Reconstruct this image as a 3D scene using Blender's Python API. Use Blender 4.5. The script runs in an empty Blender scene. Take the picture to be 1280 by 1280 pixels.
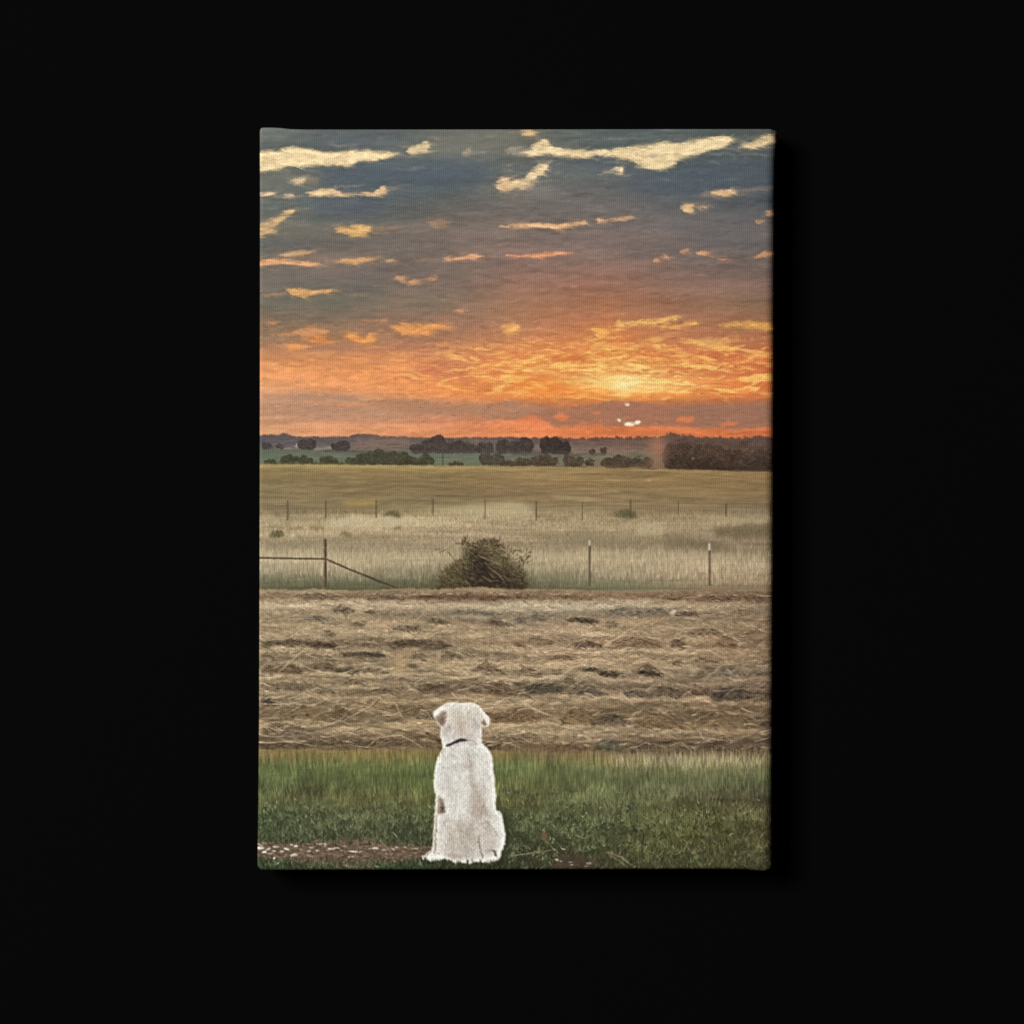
# A gallery-wrapped canvas print hanging on a black wall, seen square on and lit by one soft lamp from the upper left.
import bpy, math
from mathutils import Vector
K = 0.00065                       # metres per printed dot: the canvas is about 42 x 60 cm
DEPTH = 0.036                     # thickness of the stretched canvas
sc = bpy.context.scene
COL_ = sc.collection
# ---- camera
cd = bpy.data.cameras.new('camera'); cam = bpy.data.objects.new('camera', cd); COL_.objects.link(cam)
cd.lens = 100; cd.sensor_width = 36; cd.clip_end = 100
cam.location = (0, -(DEPTH+1280*K*100/36), 0); cam.rotation_euler = (math.radians(90), 0, 0); sc.camera = cam
# ---- world: a dark studio
w = bpy.data.worlds.new('World'); sc.world = w; w.use_nodes = True
w.node_tree.nodes['Background'].inputs['Color'].default_value = (1, 1, 1, 1); w.node_tree.nodes['Background'].inputs['Strength'].default_value = 0.004
# ---- one softbox, upper left
ld = bpy.data.lights.new('softbox', 'AREA'); lo = bpy.data.objects.new('softbox', ld); COL_.objects.link(lo)
ld.shape = 'SQUARE'; ld.size = 2.6; ld.energy = 640; ld.color = (1, .985, .965)
lo.location = (-3.9, -5.2, 2.3); lo.rotation_euler = (Vector((0, 0, 0))-lo.location).to_track_quat('-Z', 'Y').to_euler()
# ---- exposure
sc.view_settings.view_transform = 'Standard'; sc.view_settings.look = 'None'; sc.view_settings.exposure = 0; sc.view_settings.gamma = 1
sc.view_settings.use_curve_mapping = False

def material(name):
    m = bpy.data.materials.new(name); m.use_nodes = True; nt = m.node_tree
    return m, nt, nt.nodes['Principled BSDF']
def node(nt, t, **kw):
    n = nt.nodes.new(t)
    for k, v in kw.items(): setattr(n, k, v)
    return n
def math_(nt, op, a, b=None, c=None):
    n = node(nt, 'ShaderNodeMath', operation=op)
    for i, v in enumerate((a, b, c)):
        if v is None: continue
        if isinstance(v, (int, float)): n.inputs[i].default_value = v
        else: nt.links.new(v, n.inputs[i])
    return n.outputs[0]
# ---- the wall
m_wall, nt, bs = material('matt_black_wall')
tc = node(nt, 'ShaderNodeTexCoord'); nz = node(nt, 'ShaderNodeTexNoise'); nz.inputs['Scale'].default_value = 420; nz.inputs['Detail'].default_value = 4
nt.links.new(tc.outputs['Object'], nz.inputs['Vector'])
rp = node(nt, 'ShaderNodeValToRGB'); rp.color_ramp.elements[0].color = (.00235, .00235, .00235, 1); rp.color_ramp.elements[1].color = (.00275, .00275, .00275, 1)
nt.links.new(nz.outputs['Fac'], rp.inputs['Fac']); nt.links.new(rp.outputs['Color'], bs.inputs['Base Color'])
bs.inputs['Roughness'].default_value = 1; bs.inputs['Specular IOR Level'].default_value = 0
bpn = node(nt, 'ShaderNodeBump'); bpn.inputs['Strength'].default_value = .15; bpn.inputs['Distance'].default_value = .0005
nt.links.new(nz.outputs['Fac'], bpn.inputs['Height']); nt.links.new(bpn.outputs['Normal'], bs.inputs['Normal'])
me = bpy.data.meshes.new('wall'); S = 3.0
me.from_pydata([(-S, 0, -S), (S, 0, -S), (S, 0, S), (-S, 0, S), (-S, .1, -S), (S, .1, -S), (S, .1, S), (-S, .1, S)], [], [(0, 1, 2, 3), (5, 4, 7, 6), (0, 4, 5, 1), (3, 2, 6, 7), (0, 3, 7, 4), (1, 5, 6, 2)])
me.materials.append(m_wall); wall = bpy.data.objects.new('wall', me); COL_.objects.link(wall)
wall['kind'] = 'structure'; wall['label'] = 'plain matt black wall behind the canvas print'; wall['category'] = 'wall'

# ---- inked canvas cloth: the ink colour is carried by the mesh, the weave is in the surface
m_ink, nt, bs = material('inked_canvas')
at_ = node(nt, 'ShaderNodeAttribute', attribute_name='ink'); tc = node(nt, 'ShaderNodeTexCoord')
wob = node(nt, 'ShaderNodeTexNoise'); wob.inputs['Scale'].default_value = 60; wob.inputs['Detail'].default_value = 2
nt.links.new(tc.outputs['Object'], wob.inputs['Vector'])
sx = node(nt, 'ShaderNodeSeparateXYZ'); nt.links.new(tc.outputs['Object'], sx.inputs[0])
sw = node(nt, 'ShaderNodeSeparateColor'); nt.links.new(wob.outputs['Color'], sw.inputs[0])
PER = 2.5*K                                            # thread pitch
ux = math_(nt, 'ADD', math_(nt, 'MULTIPLY', sx.outputs['X'], math.pi/PER), math_(nt, 'MULTIPLY', sw.outputs[0], 5.0))
uz = math_(nt, 'ADD', math_(nt, 'MULTIPLY', sx.outputs['Z'], math.pi/PER), math_(nt, 'MULTIPLY', sw.outputs[1], 5.0))
tx = math_(nt, 'ABSOLUTE', math_(nt, 'SINE', ux)); tz = math_(nt, 'ABSOLUTE', math_(nt, 'SINE', uz))
ov = math_(nt, 'MULTIPLY', math_(nt, 'SINE', ux), math_(nt, 'SINE', uz))
thr = math_(nt, 'ADD', math_(nt, 'ADD', math_(nt, 'MULTIPLY', tx, .62), math_(nt, 'MULTIPLY', tz, .38)), math_(nt, 'MULTIPLY', ov, .22))
slub = node(nt, 'ShaderNodeTexNoise'); slub.inputs['Scale'].default_value = 900; slub.inputs['Detail'].default_value = 2; nt.links.new(tc.outputs['Object'], slub.inputs['Vector'])
hgt = math_(nt, 'ADD', thr, math_(nt, 'MULTIPLY', slub.outputs['Fac'], .9))
bpn = node(nt, 'ShaderNodeBump'); bpn.inputs['Strength'].default_value = 1; bpn.inputs['Distance'].default_value = .00016
nt.links.new(hgt, bpn.inputs['Height']); nt.links.new(bpn.outputs['Normal'], bs.inputs['Normal'])
nt.links.new(at_.outputs['Color'], bs.inputs['Base Color'])
bs.inputs['Roughness'].default_value = .75; bs.inputs['Specular IOR Level'].default_value = .12

RELIEF_GAIN = 0.8
# ---------------------------------------------------------------- the printed picture, brushed in code
# Everything below works in a small raster whose unit is one printed dot; it ends up as the ink colour of the canvas mesh.
import numpy as np
PX0, PY0, PW, PH = 316, 152, 664, 946
rng = np.random.default_rng(11)
YY, XX = np.mgrid[0:PH, 0:PW].astype(np.float32)
XX += PX0; YY += PY0

def blur1(a, s, ax):
    if s <= 0: return a
    r = max(1, int(3*s)); k = np.exp(-0.5*(np.arange(-r, r+1)/s)**2); k /= k.sum()
    pad = [(0, 0)]*a.ndim; pad[ax] = (r, r)
    p = np.pad(a, pad, mode='edge'); out = np.zeros_like(a)
    n = a.shape[ax]
    for i, w in enumerate(k):
        sl = [slice(None)]*a.ndim; sl[ax] = slice(i, i+n)
        out += w*p[tuple(sl)]
    return out
def blur(a, sx, sy=None):
    return blur1(blur1(a, sx, 1), sx if sy is None else sy, 0)
def vnoise(sx, sy, seed):
    r = np.random.default_rng(seed)
    gh, gw = int(PH/sy)+4, int(PW/sx)+4
    g = r.uniform(-1, 1, (gh, gw)).astype(np.float32)
    fx = np.arange(PW)/sx; fy = np.arange(PH)/sy
    ix = fx.astype(int); iy = fy.astype(int)
    tx = fx-ix; ty = fy-iy
    tx = (tx*tx*(3-2*tx)).astype(np.float32)[None]; ty = (ty*ty*(3-2*ty)).astype(np.float32)[:, None]
    a = g[np.ix_(iy, ix)]; b = g[np.ix_(iy, ix+1)]; c = g[np.ix_(iy+1, ix)]; d = g[np.ix_(iy+1, ix+1)]
    return (a*(1-tx)+b*tx)*(1-ty)+(c*(1-tx)+d*tx)*ty
def fbm(sx, sy, seed, o=4, gain=0.55):
    t = 0; amp = 1; tot = 0
    for k in range(o):
        if min(sx, sy)/2**k < 0.9 and k > 0: break
        t = t+amp*vnoise(max(sx/2**k, .9), max(sy/2**k, .9), seed+k*17); tot += amp; amp *= gain
    return t/tot*1.6
WXC, WYC = fbm(14, 9, 1), fbm(16, 8, 2)          # raggedness of outlines
WXF, WYF = fbm(4, 3, 3, 2), fbm(4, 3, 4, 2)
def warp_img(a, dx, dy):
    x = np.clip(XX-PX0+dx, 0, PW-1.001); y = np.clip(YY-PY0+dy, 0, PH-1.001)
    ix = x.astype(int); iy = y.astype(int); tx = x-ix; ty = y-iy
    if a.ndim == 3: tx = tx[..., None]; ty = ty[..., None]
    return (a[iy, ix]*(1-tx)+a[iy, ix+1]*tx)*(1-ty)+(a[iy+1, ix]*(1-tx)+a[iy+1, ix+1]*tx)*ty

def T(ox, oy, *p, s=3.7647):                         # points measured on an enlarged detail starting at ox, oy
    return [(ox+a/s, oy+b/s) for a, b in p]
def T1(*p): return T(310, 150, *p)
def T2(*p): return T(640, 150, *p)
def T3(*p): return T(310, 340, *p)
def T4(*p): return T(640, 340, *p)
def T5(*p): return T(310, 530, *p)
def T6(*p): return T(640, 530, *p)
def T7(*p): return T(310, 720, *p)
def T8(*p): return T(640, 720, *p)
def T9(*p): return T(310, 900, *p)
def T10(*p): return T(640, 900, *p)
def TD(*p): return T(500, 860, *p, s=5.3333)

def pmask(pts, soft=1.0, wc=0.0, wf=0.0, grow=0):
    """soft-edged mask of an outline; returns (slice, mask)"""
    p = np.array(pts, np.float32); m = 4+3*soft+abs(wc)*1.2+abs(wf)*1.2
    x0 = int(max(0, p[:, 0].min()-PX0-m)); x1 = int(min(PW, p[:, 0].max()-PX0+m+1))
    y0 = int(max(0, p[:, 1].min()-PY0-m)); y1 = int(min(PH, p[:, 1].max()-PY0+m+1))
    sl = (slice(y0, y1), slice(x0, x1))
    if x1 <= x0 or y1 <= y0: return None, None
    acc = 0
    for ox in (-.25, .25):
        for oy in (-.25, .25):
            x = XX[sl]+ox+wc*WXC[sl]+wf*WXF[sl]; y = YY[sl]+oy+wc*WYC[sl]*.6+wf*WYF[sl]*.8
            ins = np.zeros(x.shape, bool); j = len(p)-1
            for i in range(len(p)):
                xi, yi = p[i]; xj, yj = p[j]
                if yi != yj:
                    ins ^= ((yi > y) != (yj > y)) & (x < (xj-xi)*(y-yi)/(yj-yi)+xi)
                j = i
            acc = acc+ins.astype(np.float32)
    return sl, blur(acc/4, soft)
def ell(cx, cy, rx, ry, n=20, rot=0):
    a = np.linspace(0, 2*np.pi, n, endpoint=False); c, s = np.cos(rot), np.sin(rot)
    return [(cx+rx*np.cos(t)*c-ry*np.sin(t)*s, cy+rx*np.cos(t)*s+ry*np.sin(t)*c) for t in a]
IMG = np.zeros((PH, PW, 3), np.float32)
LAB = np.zeros((PH, PW), np.int16)                   # which printed thing each dot belongs to
PARTS = []                                           # (number, name, label, parent number)
def part(name, label=None, parent=None):
    PARTS.append((len(PARTS), name, label, parent)); return len(PARTS)-1
def put(pts, col, a=1.0, soft=1.0, wc=0., wf=0., lab=None, tex=0.0, mod=None):
    sl, m = pmask(pts, soft, wc, wf)
    if sl is None: return
    if lab is not None: LAB[sl][m > .5] = lab
    mm = (m*a)
    if mod is not None: mm = mm*mod[sl]
    c = np.array(col, np.float32)[None, None]*(1+tex*GR[sl][..., None])
    IMG[sl] = IMG[sl]*(1-mm[..., None])+c*mm[..., None]
def ribbon(pts, w):
    """outline of a tapering band along a polyline; w = widths"""
    p = np.array(pts, float); d = np.gradient(p, axis=0); d /= np.linalg.norm(d, axis=1)[:, None]+1e-9
    n = np.stack([-d[:, 1], d[:, 0]], 1); w = np.broadcast_to(np.array(w, float), (len(p),))[:, None]/2
    return list(map(tuple, p+n*w))+list(map(tuple, (p-n*w)[::-1]))
GR = fbm(3, 3, 21, 2)
def strokes(x, y, ang, ln, col, alpha=.6, width=1., curv=0., taper=1., batch=300, tip=None, field=None):
    """many thin brush strokes, laid down in batches (later ones on top)"""
    n = len(x)
    if n == 0: return
    B = lambda v: np.broadcast_to(np.asarray(v, np.float32), (n,))
    x, y, ang, ln, alpha, width, curv = map(B, (x, y, ang, ln, alpha, width, curv))
    col = np.broadcast_to(np.asarray(col, np.float32), (n, 3))
    for b in range(0, n, batch):
        s = slice(b, b+batch); L = ln[s]; k = int(max(3, np.ceil(L.max()/.75)))
        t = np.linspace(0, 1, k)[None]
        a = ang[s][:, None]+curv[s][:, None]*(t-.3)
        st = L[:, None]/k
        px = x[s][:, None]+np.cumsum(np.cos(a)*st, 1); py = y[s][:, None]+np.cumsum(np.sin(a)*st, 1)
        if field is not None:
            qx_, qy_ = x[s].copy(), y[s].copy(); px = np.zeros_like(a); py = np.zeros_like(a)
            for i_ in range(k):
                fa = field[np.clip((qy_-PY0).astype(int), 0, PH-1), np.clip((qx_-PX0).astype(int), 0, PW-1)]+a[:, i_]
                qx_ = qx_+np.cos(fa)*st[:, 0]; qy_ = qy_+np.sin(fa)*st[:, 0]; px[:, i_] = qx_; py[:, i_] = qy_
        wt = np.clip(1.25-taper*t, .12, 1)*np.ones_like(px)
        C = col[s][:, None, :]*np.ones((1, k, 1))
        if tip is not None: C = C*(1-t[..., None]*.6)+np.asarray(tip)[None, None]*t[..., None]*.6
        num = np.zeros((PH*PW, 3), np.float64); den = np.zeros(PH*PW)
        offs = [0.] if width[s].max() <= 1.2 else [-.35, .35]
        for o in offs:
            qx = px-np.sin(a)*o*width[s][:, None]-PX0; qy = py+np.cos(a)*o*width[s][:, None]-PY0
            ix = np.floor(qx).astype(int); iy = np.floor(qy).astype(int); fx = qx-ix; fy = qy-iy
            dens = wt*np.minimum(1, st/.75+.15)*np.minimum(width[s][:, None], 1.0)
            for dx, dy, w in ((0, 0, (1-fx)*(1-fy)), (1, 0, fx*(1-fy)), (0, 1, (1-fx)*fy), (1, 1, fx*fy)):
                jx, jy = ix+dx, iy+dy; ok = (jx >= 0) & (jx < PW) & (jy >= 0) & (jy < PH)
                ww = (w*dens)[ok]; aa = (w*dens*alpha[s][:, None])[ok]; id_ = (jy*PW+jx)[ok]
                den += np.bincount(id_, aa, PH*PW)
                for c in range(3): num[:, c] += np.bincount(id_, aa*C[..., c][ok], PH*PW)
        nz = np.nonzero(den > 1e-4)[0]; f = IMG.reshape(-1, 3)
        A = np.minimum(den[nz], .95)[:, None]
        f[nz] = f[nz]*(1-A)+num[nz]/den[nz][:, None]*A
def at(x, y):
    return IMG[np.clip((np.asarray(y)-PY0).astype(int), 0, PH-1), np.clip((np.asarray(x)-PX0).astype(int), 0, PW-1)]
def region_pts(pts, n, seed=0):
    """n random points inside an outline"""
    r = np.random.default_rng(seed); p = np.array(pts); out = []
    xa, ya = p.min(0); xb, yb = p.max(0); tot = 0
    for _ in range(60):
        x = r.uniform(xa, xb, n*2); y = r.uniform(ya, yb, n*2); ins = np.zeros(n*2, bool); j = len(p)-1
        for i in range(len(p)):
            xi, yi = p[i]; xj, yj = p[j]
            if yi != yj: ins ^= ((yi > y) != (yj > y)) & (x < (xj-xi)*(y-yi)/(yj-yi)+xi)
            j = i
        out.append(np.stack([x[ins], y[ins]], 1)); tot += ins.sum()
        if tot >= n: break
    o = np.concatenate(out)[:n]; return o[:, 0], o[:, 1]
def smooth(e0, e1, v):
    t = np.clip((v-e0)/(e1-e0), 0, 1); return t*t*(3-2*t)
def mix(m, col):
    global IMG
    IMG[:] = IMG*(1-m[..., None])+np.asarray(col, np.float32)*m[..., None]
def grid_fill(rows, cols, table):
    t = np.array(table, np.float32); xs = np.array(cols, float); ys = np.array(rows, float)
    gx = np.stack([np.stack([np.interp(XX[0], xs, t[i, :, c]) for c in range(3)], -1) for i in range(len(ys))], 0)
    k = np.clip(np.searchsorted(ys, YY[:, 0])-1, 0, len(ys)-2)
    f = np.clip((YY[:, 0]-ys[k])/(ys[k+1]-ys[k]), 0, 1)[:, None, None]
    return gx[k]*(1-f)+gx[k+1]*f
COLS = (326, 450, 560, 650, 760, 860, 966)

# ---- sky -------------------------------------------------------------------------------------------------
SKY = part('printed_sky', 'printed sunset sky with dark blue grey cloud over orange glow')
sky = grid_fill((160, 185, 215, 240, 262, 285, 320, 350, 375, 395, 412, 432, 448, 466, 484, 496, 506, 518, 532, 546), COLS, [
 [(104,107,108),(92,97,104),(102,105,106),(108,106,102),(90,100,107),(94,101,105),(88,92,95)],
 [(92,98,100),(90,96,104),(108,109,108),(108,108,106),(96,103,108),(94,100,106),(84,90,95)],
 [(98,101,102),(82,92,103),(80,91,103),(94,99,105),(88,96,104),(80,91,102),(74,84,95)],
 [(98,102,102),(80,90,102),(90,95,102),(110,107,106),(104,101,105),(84,92,104),(74,82,95)],
 [(96,100,101),(84,91,102),(110,105,104),(116,108,106),(110,104,106),(96,95,102),(88,88,97)],
 [(103,104,102),(108,104,102),(118,108,105),(122,110,106),(116,106,106),(106,101,104),(100,97,101)],
 [(100,101,100),(118,107,103),(122,109,104),(132,110,105),(126,108,104),(118,105,103),(112,102,101)],
 [(106,103,100),(112,103,100),(124,108,101),(148,112,100),(152,110,96),(136,108,100),(120,100,95)],
 [(110,104,99),(114,104,99),(128,108,101),(158,114,98),(164,111,93),(146,107,95),(130,101,91)],
 [(128,109,101),(126,106,101),(138,109,102),(168,116,97),(182,114,91),(162,108,92),(146,102,88)],
 [(140,112,100),(150,112,98),(154,110,98),(182,120,95),(198,120,84),(174,112,91),(164,108,86)],
 [(158,119,95),(172,123,93),(178,122,94),(206,134,89),(218,138,80),(192,120,86),(182,112,82)],
 [(212,146,98),(218,146,94),(198,127,89),(218,136,77),(230,150,76),(212,124,73),(196,104,66)],
 [(232,158,103),(236,156,95),(214,131,87),(226,146,83),(236,162,86),(222,136,80),(204,118,74)],
 [(220,157,112),(232,154,99),(230,146,86),(230,140,73),(240,170,86),(234,149,77),(212,119,66)],
 [(194,146,113),(204,146,106),(224,144,88),(228,137,73),(234,149,76),(226,136,72),(206,116,68)],
 [(182,140,113),(180,140,113),(184,135,105),(196,130,89),(206,127,83),(196,122,84),(184,114,80)],
 [(192,146,116),(188,142,115),(188,136,105),(212,130,89),(196,119,85),(190,114,84),(180,110,82)],
 [(216,152,114),(224,148,107),(226,140,99),(232,133,87),(230,123,76),(224,118,76),(208,108,72)],
 [(232,152,110),(236,146,104),(236,138,94),(236,128,81),(234,120,72),(234,117,66),(216,104,60)]])
IMG[:] = blur(sky, 9, 3)
blueness = np.clip((IMG[..., 2]-IMG[..., 0]+10)/20, 0, 1)
IMG += blueness[..., None]*np.array((0, 1.5, -4), np.float32)
red_ = smooth(350, 385, YY)*(1-smooth(415, 440, YY)); IMG += red_[..., None]*np.array((0, 3, -5), np.float32); hz_ = smooth(520, 540, YY); IMG += hz_[..., None]*np.array((-8, 7, 4), np.float32)
# slow horizontal drift of tone
n1 = fbm(90, 14, 31, 5); n2 = fbm(40, 5, 32, 4)
up = 1-smooth(380, 440, YY)
n8 = warp_img(fbm(120, 6, 35, 5, .68), 10*WXC, 6*WYC)
IMG *= (1+(.06*n1+.045*n2+.03*fbm(14, 3, 34, 3)+.035*n8*up)[..., None])
mix(np.clip(n8-.1, 0, 1)*.14*up*(1-smooth(330, 400, YY)), (140,130,126))
for p, c, a, sf in ((T1((50,245),(200,236),(330,262),(350,320),(260,345),(50,330)), (120,118,112), .45, 6), (T1((50,480),(150,500),(420,500),(420,540),(200,540),(50,570)), (122,112,104), .5, 6), (T1((850,40),(1200,40),(1300,150),(1000,170),(860,160)), (122,120,114), .5, 8),
                    (T1((140,240),(500,200),(760,170),(900,180),(700,215),(420,235)), (112,116,116), .4, 6), (T2((120,170),(500,190),(620,240),(500,300),(150,300)), (112,110,110), .35, 8), (T2((780,420),(900,360),(1230,315),(1230,340),(960,380),(900,430)), (124,118,114), .45, 5),
                    (T1((600,500),(1280,490),(1280,520),(700,530)), (136,118,108), .4, 5), (T1((50,600),(600,630),(640,690),(50,700)), (124,110,102), .4, 7)):
    put(p, c, a, sf, 8, 2)
mix(np.clip(n1*.5, 0, .25)*up*smooth(250, 330, YY), (150, 116, 104))

CL = [  # cloud lights: outline, colour, opacity, softness, raggedness
 (T1((50,152),(110,140),(140,150),(200,126),(290,136),(370,156),(450,148),(520,141),(600,148),(690,150),(725,157),(690,172),(620,182),(540,187),(480,210),(400,207),(340,217),(250,217),(180,214),(120,237),(50,240)), (238,214,168), 1, 1.1, 1.5),
 (T1((745,150),(780,128),(815,112),(838,98),(855,110),(850,130),(820,150),(770,158)), (224,200,156), .95, 1.2, 1.5),
 (T1((1000,160),(1040,135),(1055,150),(1045,168)), (160,150,132), .8, 1.2, 1),
 (T1((1210,150),(1255,125),(1300,140),(1300,165),(1240,165)), (150,146,132), .75, 1.6, 1.5),
 (T1((190,290),(225,272),(272,262),(275,282),(255,305),(215,300)), (220,196,154), .9, 1.3, 1.5),
 (T1((270,265),(325,270),(330,300),(270,305)), (136,128,116), .6, 2.2, 2),
 (T1((50,340),(110,338),(140,348),(100,356),(50,356)), (222,188,146), .9, .9, 1),
 (T1((165,348),(218,344),(215,356),(180,360)), (214,184,146), .85, .9, 1),
 (T1((268,344),(330,330),(400,328),(460,343),(540,343),(598,343),(635,314),(652,318),(640,352),(560,358),(420,355),(300,354)), (230,196,150), .95, 1.0, 1.2),
 (T1((650,318),(720,308),(720,318),(650,330)), (132,122,112), .6, 1.6, 1),
 (T1((50,495),(120,468),(170,436),(240,404),(215,428),(190,448),(130,492),(110,510),(150,520),(90,542),(50,558)), (206,172,128), .9, 1.1, 1.6),
 (T1((400,513),(450,503),(540,498),(600,513),(565,535),(505,555),(462,535)), (226,180,118), .95, 1.1, 1.3),
 (T1((600,505),(760,498),(720,510),(600,520)), (150,128,108), .5, 1.2, 1.5),
 (T1((840,480),(900,470),(940,480),(930,505),(880,512)), (162,132,108), .7, 1.6, 1.5),
 (T1((1150,492),(1215,497),(1300,498),(1300,506),(1215,504)), (214,168,128), .85, .8, .8),
 (T1((1155,305),(1180,278),(1205,266),(1240,282),(1300,282),(1300,322),(1250,312),(1215,328),(1175,322)), (234,196,152), .95, 1.1, 1.2),
 (T1((148,637),(225,616),(335,612),(300,626),(230,642),(170,648)), (192,154,116), .85, 1.1, 1.2),
 (T1((50,662),(160,656),(260,664),(338,676),(320,684),(250,682),(160,674),(80,682),(50,695)), (228,170,122), .95, .9, 1.0),
 (T1((395,665),(480,656),(530,645),(590,648),(610,660),(540,668),(480,676),(430,672)), (216,164,114), .92, .9, 1.1),
 (T1((648,656),(686,656),(684,666),(655,666)), (214,168,122), .85, .8, .6),
 (T1((790,652),(850,648),(840,656)), (150,118,102), .8, .8, .6),
 (T1((922,652),(1000,645),(1060,632),(1104,632),(1085,650),(1000,656),(940,660)), (232,170,126), .95, .8, .8),
 (T2((-30,632),(80,634),(150,624),(210,622),(340,620),(230,632),(150,642),(60,646),(-30,644)), (232,158,118), .92, .8, .9),
 (T2((35,45),(108,45),(105,72),(60,82),(35,66)), (220,186,138), .9, 1.2, 1.2),
 (T2((40,155),(90,130),(120,105),(160,90),(190,130),(260,138),(340,146),(430,143),(520,130),(600,123),(700,113),(800,108),(870,93),(950,78),(1030,76),(1054,94),(1000,122),(930,142),(880,160),(800,174),(772,202),(722,228),(650,232),(600,218),(570,187),(500,174),(400,167),(290,174),(200,160),(150,162),(80,172)), (238,214,168), 1, 1.1, 1.5),
 (T2((1064,118),(1130,108),(1180,78),(1275,48),(1275,92),(1200,112),(1120,135)), (224,198,152), .95, 1.2, 1.3),
 (T2((-30,296),(60,275),(100,240),(145,204),(174,203),(152,247),(105,287),(50,306),(-30,316)), (234,208,166), .97, 1.0, 1.2),
 (T2((480,232),(495,218),(515,220),(523,238),(508,254),(486,250)), (230,204,164), .95, .9, .8),
 (T2((395,262),(430,246),(480,240),(484,250),(430,256)), (160,150,134), .75, 1.1, 1),
 (T2((870,370),(930,335),(1060,325),(1240,308),(1240,322),(1060,345),(950,365)), (128,120,116), .7, 2.0, 2),
 (T2((918,345),(990,332),(1058,328),(1056,350),(980,358)), (234,194,148), .93, .9, 1),
 (T2((802,410),(825,390),(855,396),(862,412),(845,432),(812,430)), (230,190,142), .93, 1.0, 1),
 (T2((870,406),(900,402),(918,406),(912,416),(880,416)), (200,164,130), .85, .9, 1),
 (T2((1183,440),(1205,424),(1260,422),(1260,450),(1200,450)), (214,166,122), .92, .9, 1),
 (T2((1146,478),(1160,470),(1172,476),(1164,484)), (204,160,120), .85, .8, .5),
 (T2((-20,498),(60,484),(130,486),(210,493),(280,486),(348,474),(350,484),(300,497),(210,512),(130,502),(40,500)), (230,180,134), .93, .8, .9),
 (T2((392,465),(412,460),(434,468),(424,478),(402,474)), (230,182,134), .93, .8, .5),
 (T2((440,470),(510,462),(565,450),(574,460),(520,470),(440,476)), (204,158,120), .8, .9, .9),
 (T2((668,672),(672,655),(688,644),(692,656),(680,672)), (226,160,112), .93, .8, .4),
 (T2((714,648),(722,636),(736,634),(730,648)), (226,164,116), .9, .8, .4),
 (T2((788,624),(800,616),(832,614),(822,626)), (216,154,112), .85, .8, .6),
 (T2((870,624),(890,614),(928,624),(920,634),(890,632)), (230,166,118), .93, .8, .6),
 (T2((930,640),(980,646),(1040,662),(970,656)), (172,128,106), .8, .8, .6),
 (T2((1130,652),(1180,622),(1250,614),(1250,632),(1190,640)), (212,152,110), .9, .9, .9),
 (T3((688,20),(714,16),(745,44),(785,38),(812,44),(806,56),(770,60),(728,46)), (204,154,114), .9, .9, .9),
 (T3((830,34),(860,20),(892,14),(888,36),(850,42)), (180,136,104), .8, 1.1, 1),
 (T3((50,104),(120,102),(185,94),(180,104),(100,112)), (170,136,108), .8, .9, 1),
 (T3((182,70),(245,74),(300,88),(360,84),(445,76),(400,92),(330,98),(262,118),(210,114)), (214,164,108), .95, .9, 1.1),
 (T3((75,240),(110,228),(145,240),(110,246)), (192,136,98), .85, 1, 1),
 (T3((500,228),(620,222),(680,228),(600,236)), (186,130,98), .8, 1, 1),
 (T3((890,222),(930,218),(965,230),(920,230)), (186,130,98), .8, .9, 1),
 (T3((955,184),(1000,172),(1050,180),(1000,190)), (200,142,106), .9, 1, 1),
 (T3((664,254),(720,243),(800,247),(880,246),(990,258),(960,268),(900,266),(852,306),(836,288),(790,300),(740,295),(706,276)), (232,160,98), .95, .9, 1.5),
 (T3((186,350),(235,332),(255,300),(330,302),(395,276),(300,260),(180,284),(90,296),(160,300),(250,292),(240,320)), (206,146,98), .85, 1.1, 1.6),
 (T3((250,320),(330,296),(380,318),(420,330),(330,334)), (230,150,86), .9, 1.1, 1.6),
 (T3((186,345),(230,330),(256,345),(240,362),(205,358)), (236,154,88), .9, 1, 1.2),
 (T3((450,305),(475,276),(500,286),(530,312),(560,312),(575,285),(596,290),(592,322),(560,330),(515,326)), (240,162,90), .95, .9, 1.2),
 (T3((888,338),(930,330),(950,338),(920,345)), (234,162,92), .9, .8, .8),
 (T3((1185,262),(1225,250),(1262,244),(1280,250),(1258,272),(1235,300),(1215,280)), (238,178,106), .95, .8, 1.0),
 (T4((-30,262),(10,246),(38,248),(20,268),(0,290),(-30,280)), (238,174,102), .9, .9, 1.0),
 (T4((485,232),(500,222),(520,238),(640,230),(740,208),(826,206),(780,220),(740,234),(640,244),(540,250),(515,262),(494,278)), (240,186,108), .95, .8, 1.0),
 (T4((655,258),(760,252),(900,228),(850,252),(740,262)), (240,172,92), .9, .8, 1.0),
 (T4((945,250),(1040,242),(1120,236),(1280,240),(1280,274),(1190,272),(1080,260),(1000,258)), (238,178,96), .93, .8, 1.0),
 (T4((345,260),(390,250),(410,268),(470,268),(476,284),(462,302),(430,312),(404,306),(402,284),(380,268)), (238,172,94), .9, .9, 1.2),
]
WX2, WY2 = fbm(26, 4, 9, 4, .65), fbm(18, 3.5, 10, 4, .65)    # long sideways raggedness
CN = .62*fbm(20, 4.5, 12, 5, .62)+.38*fbm(7, 3.2, 13, 3, .6)
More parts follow.
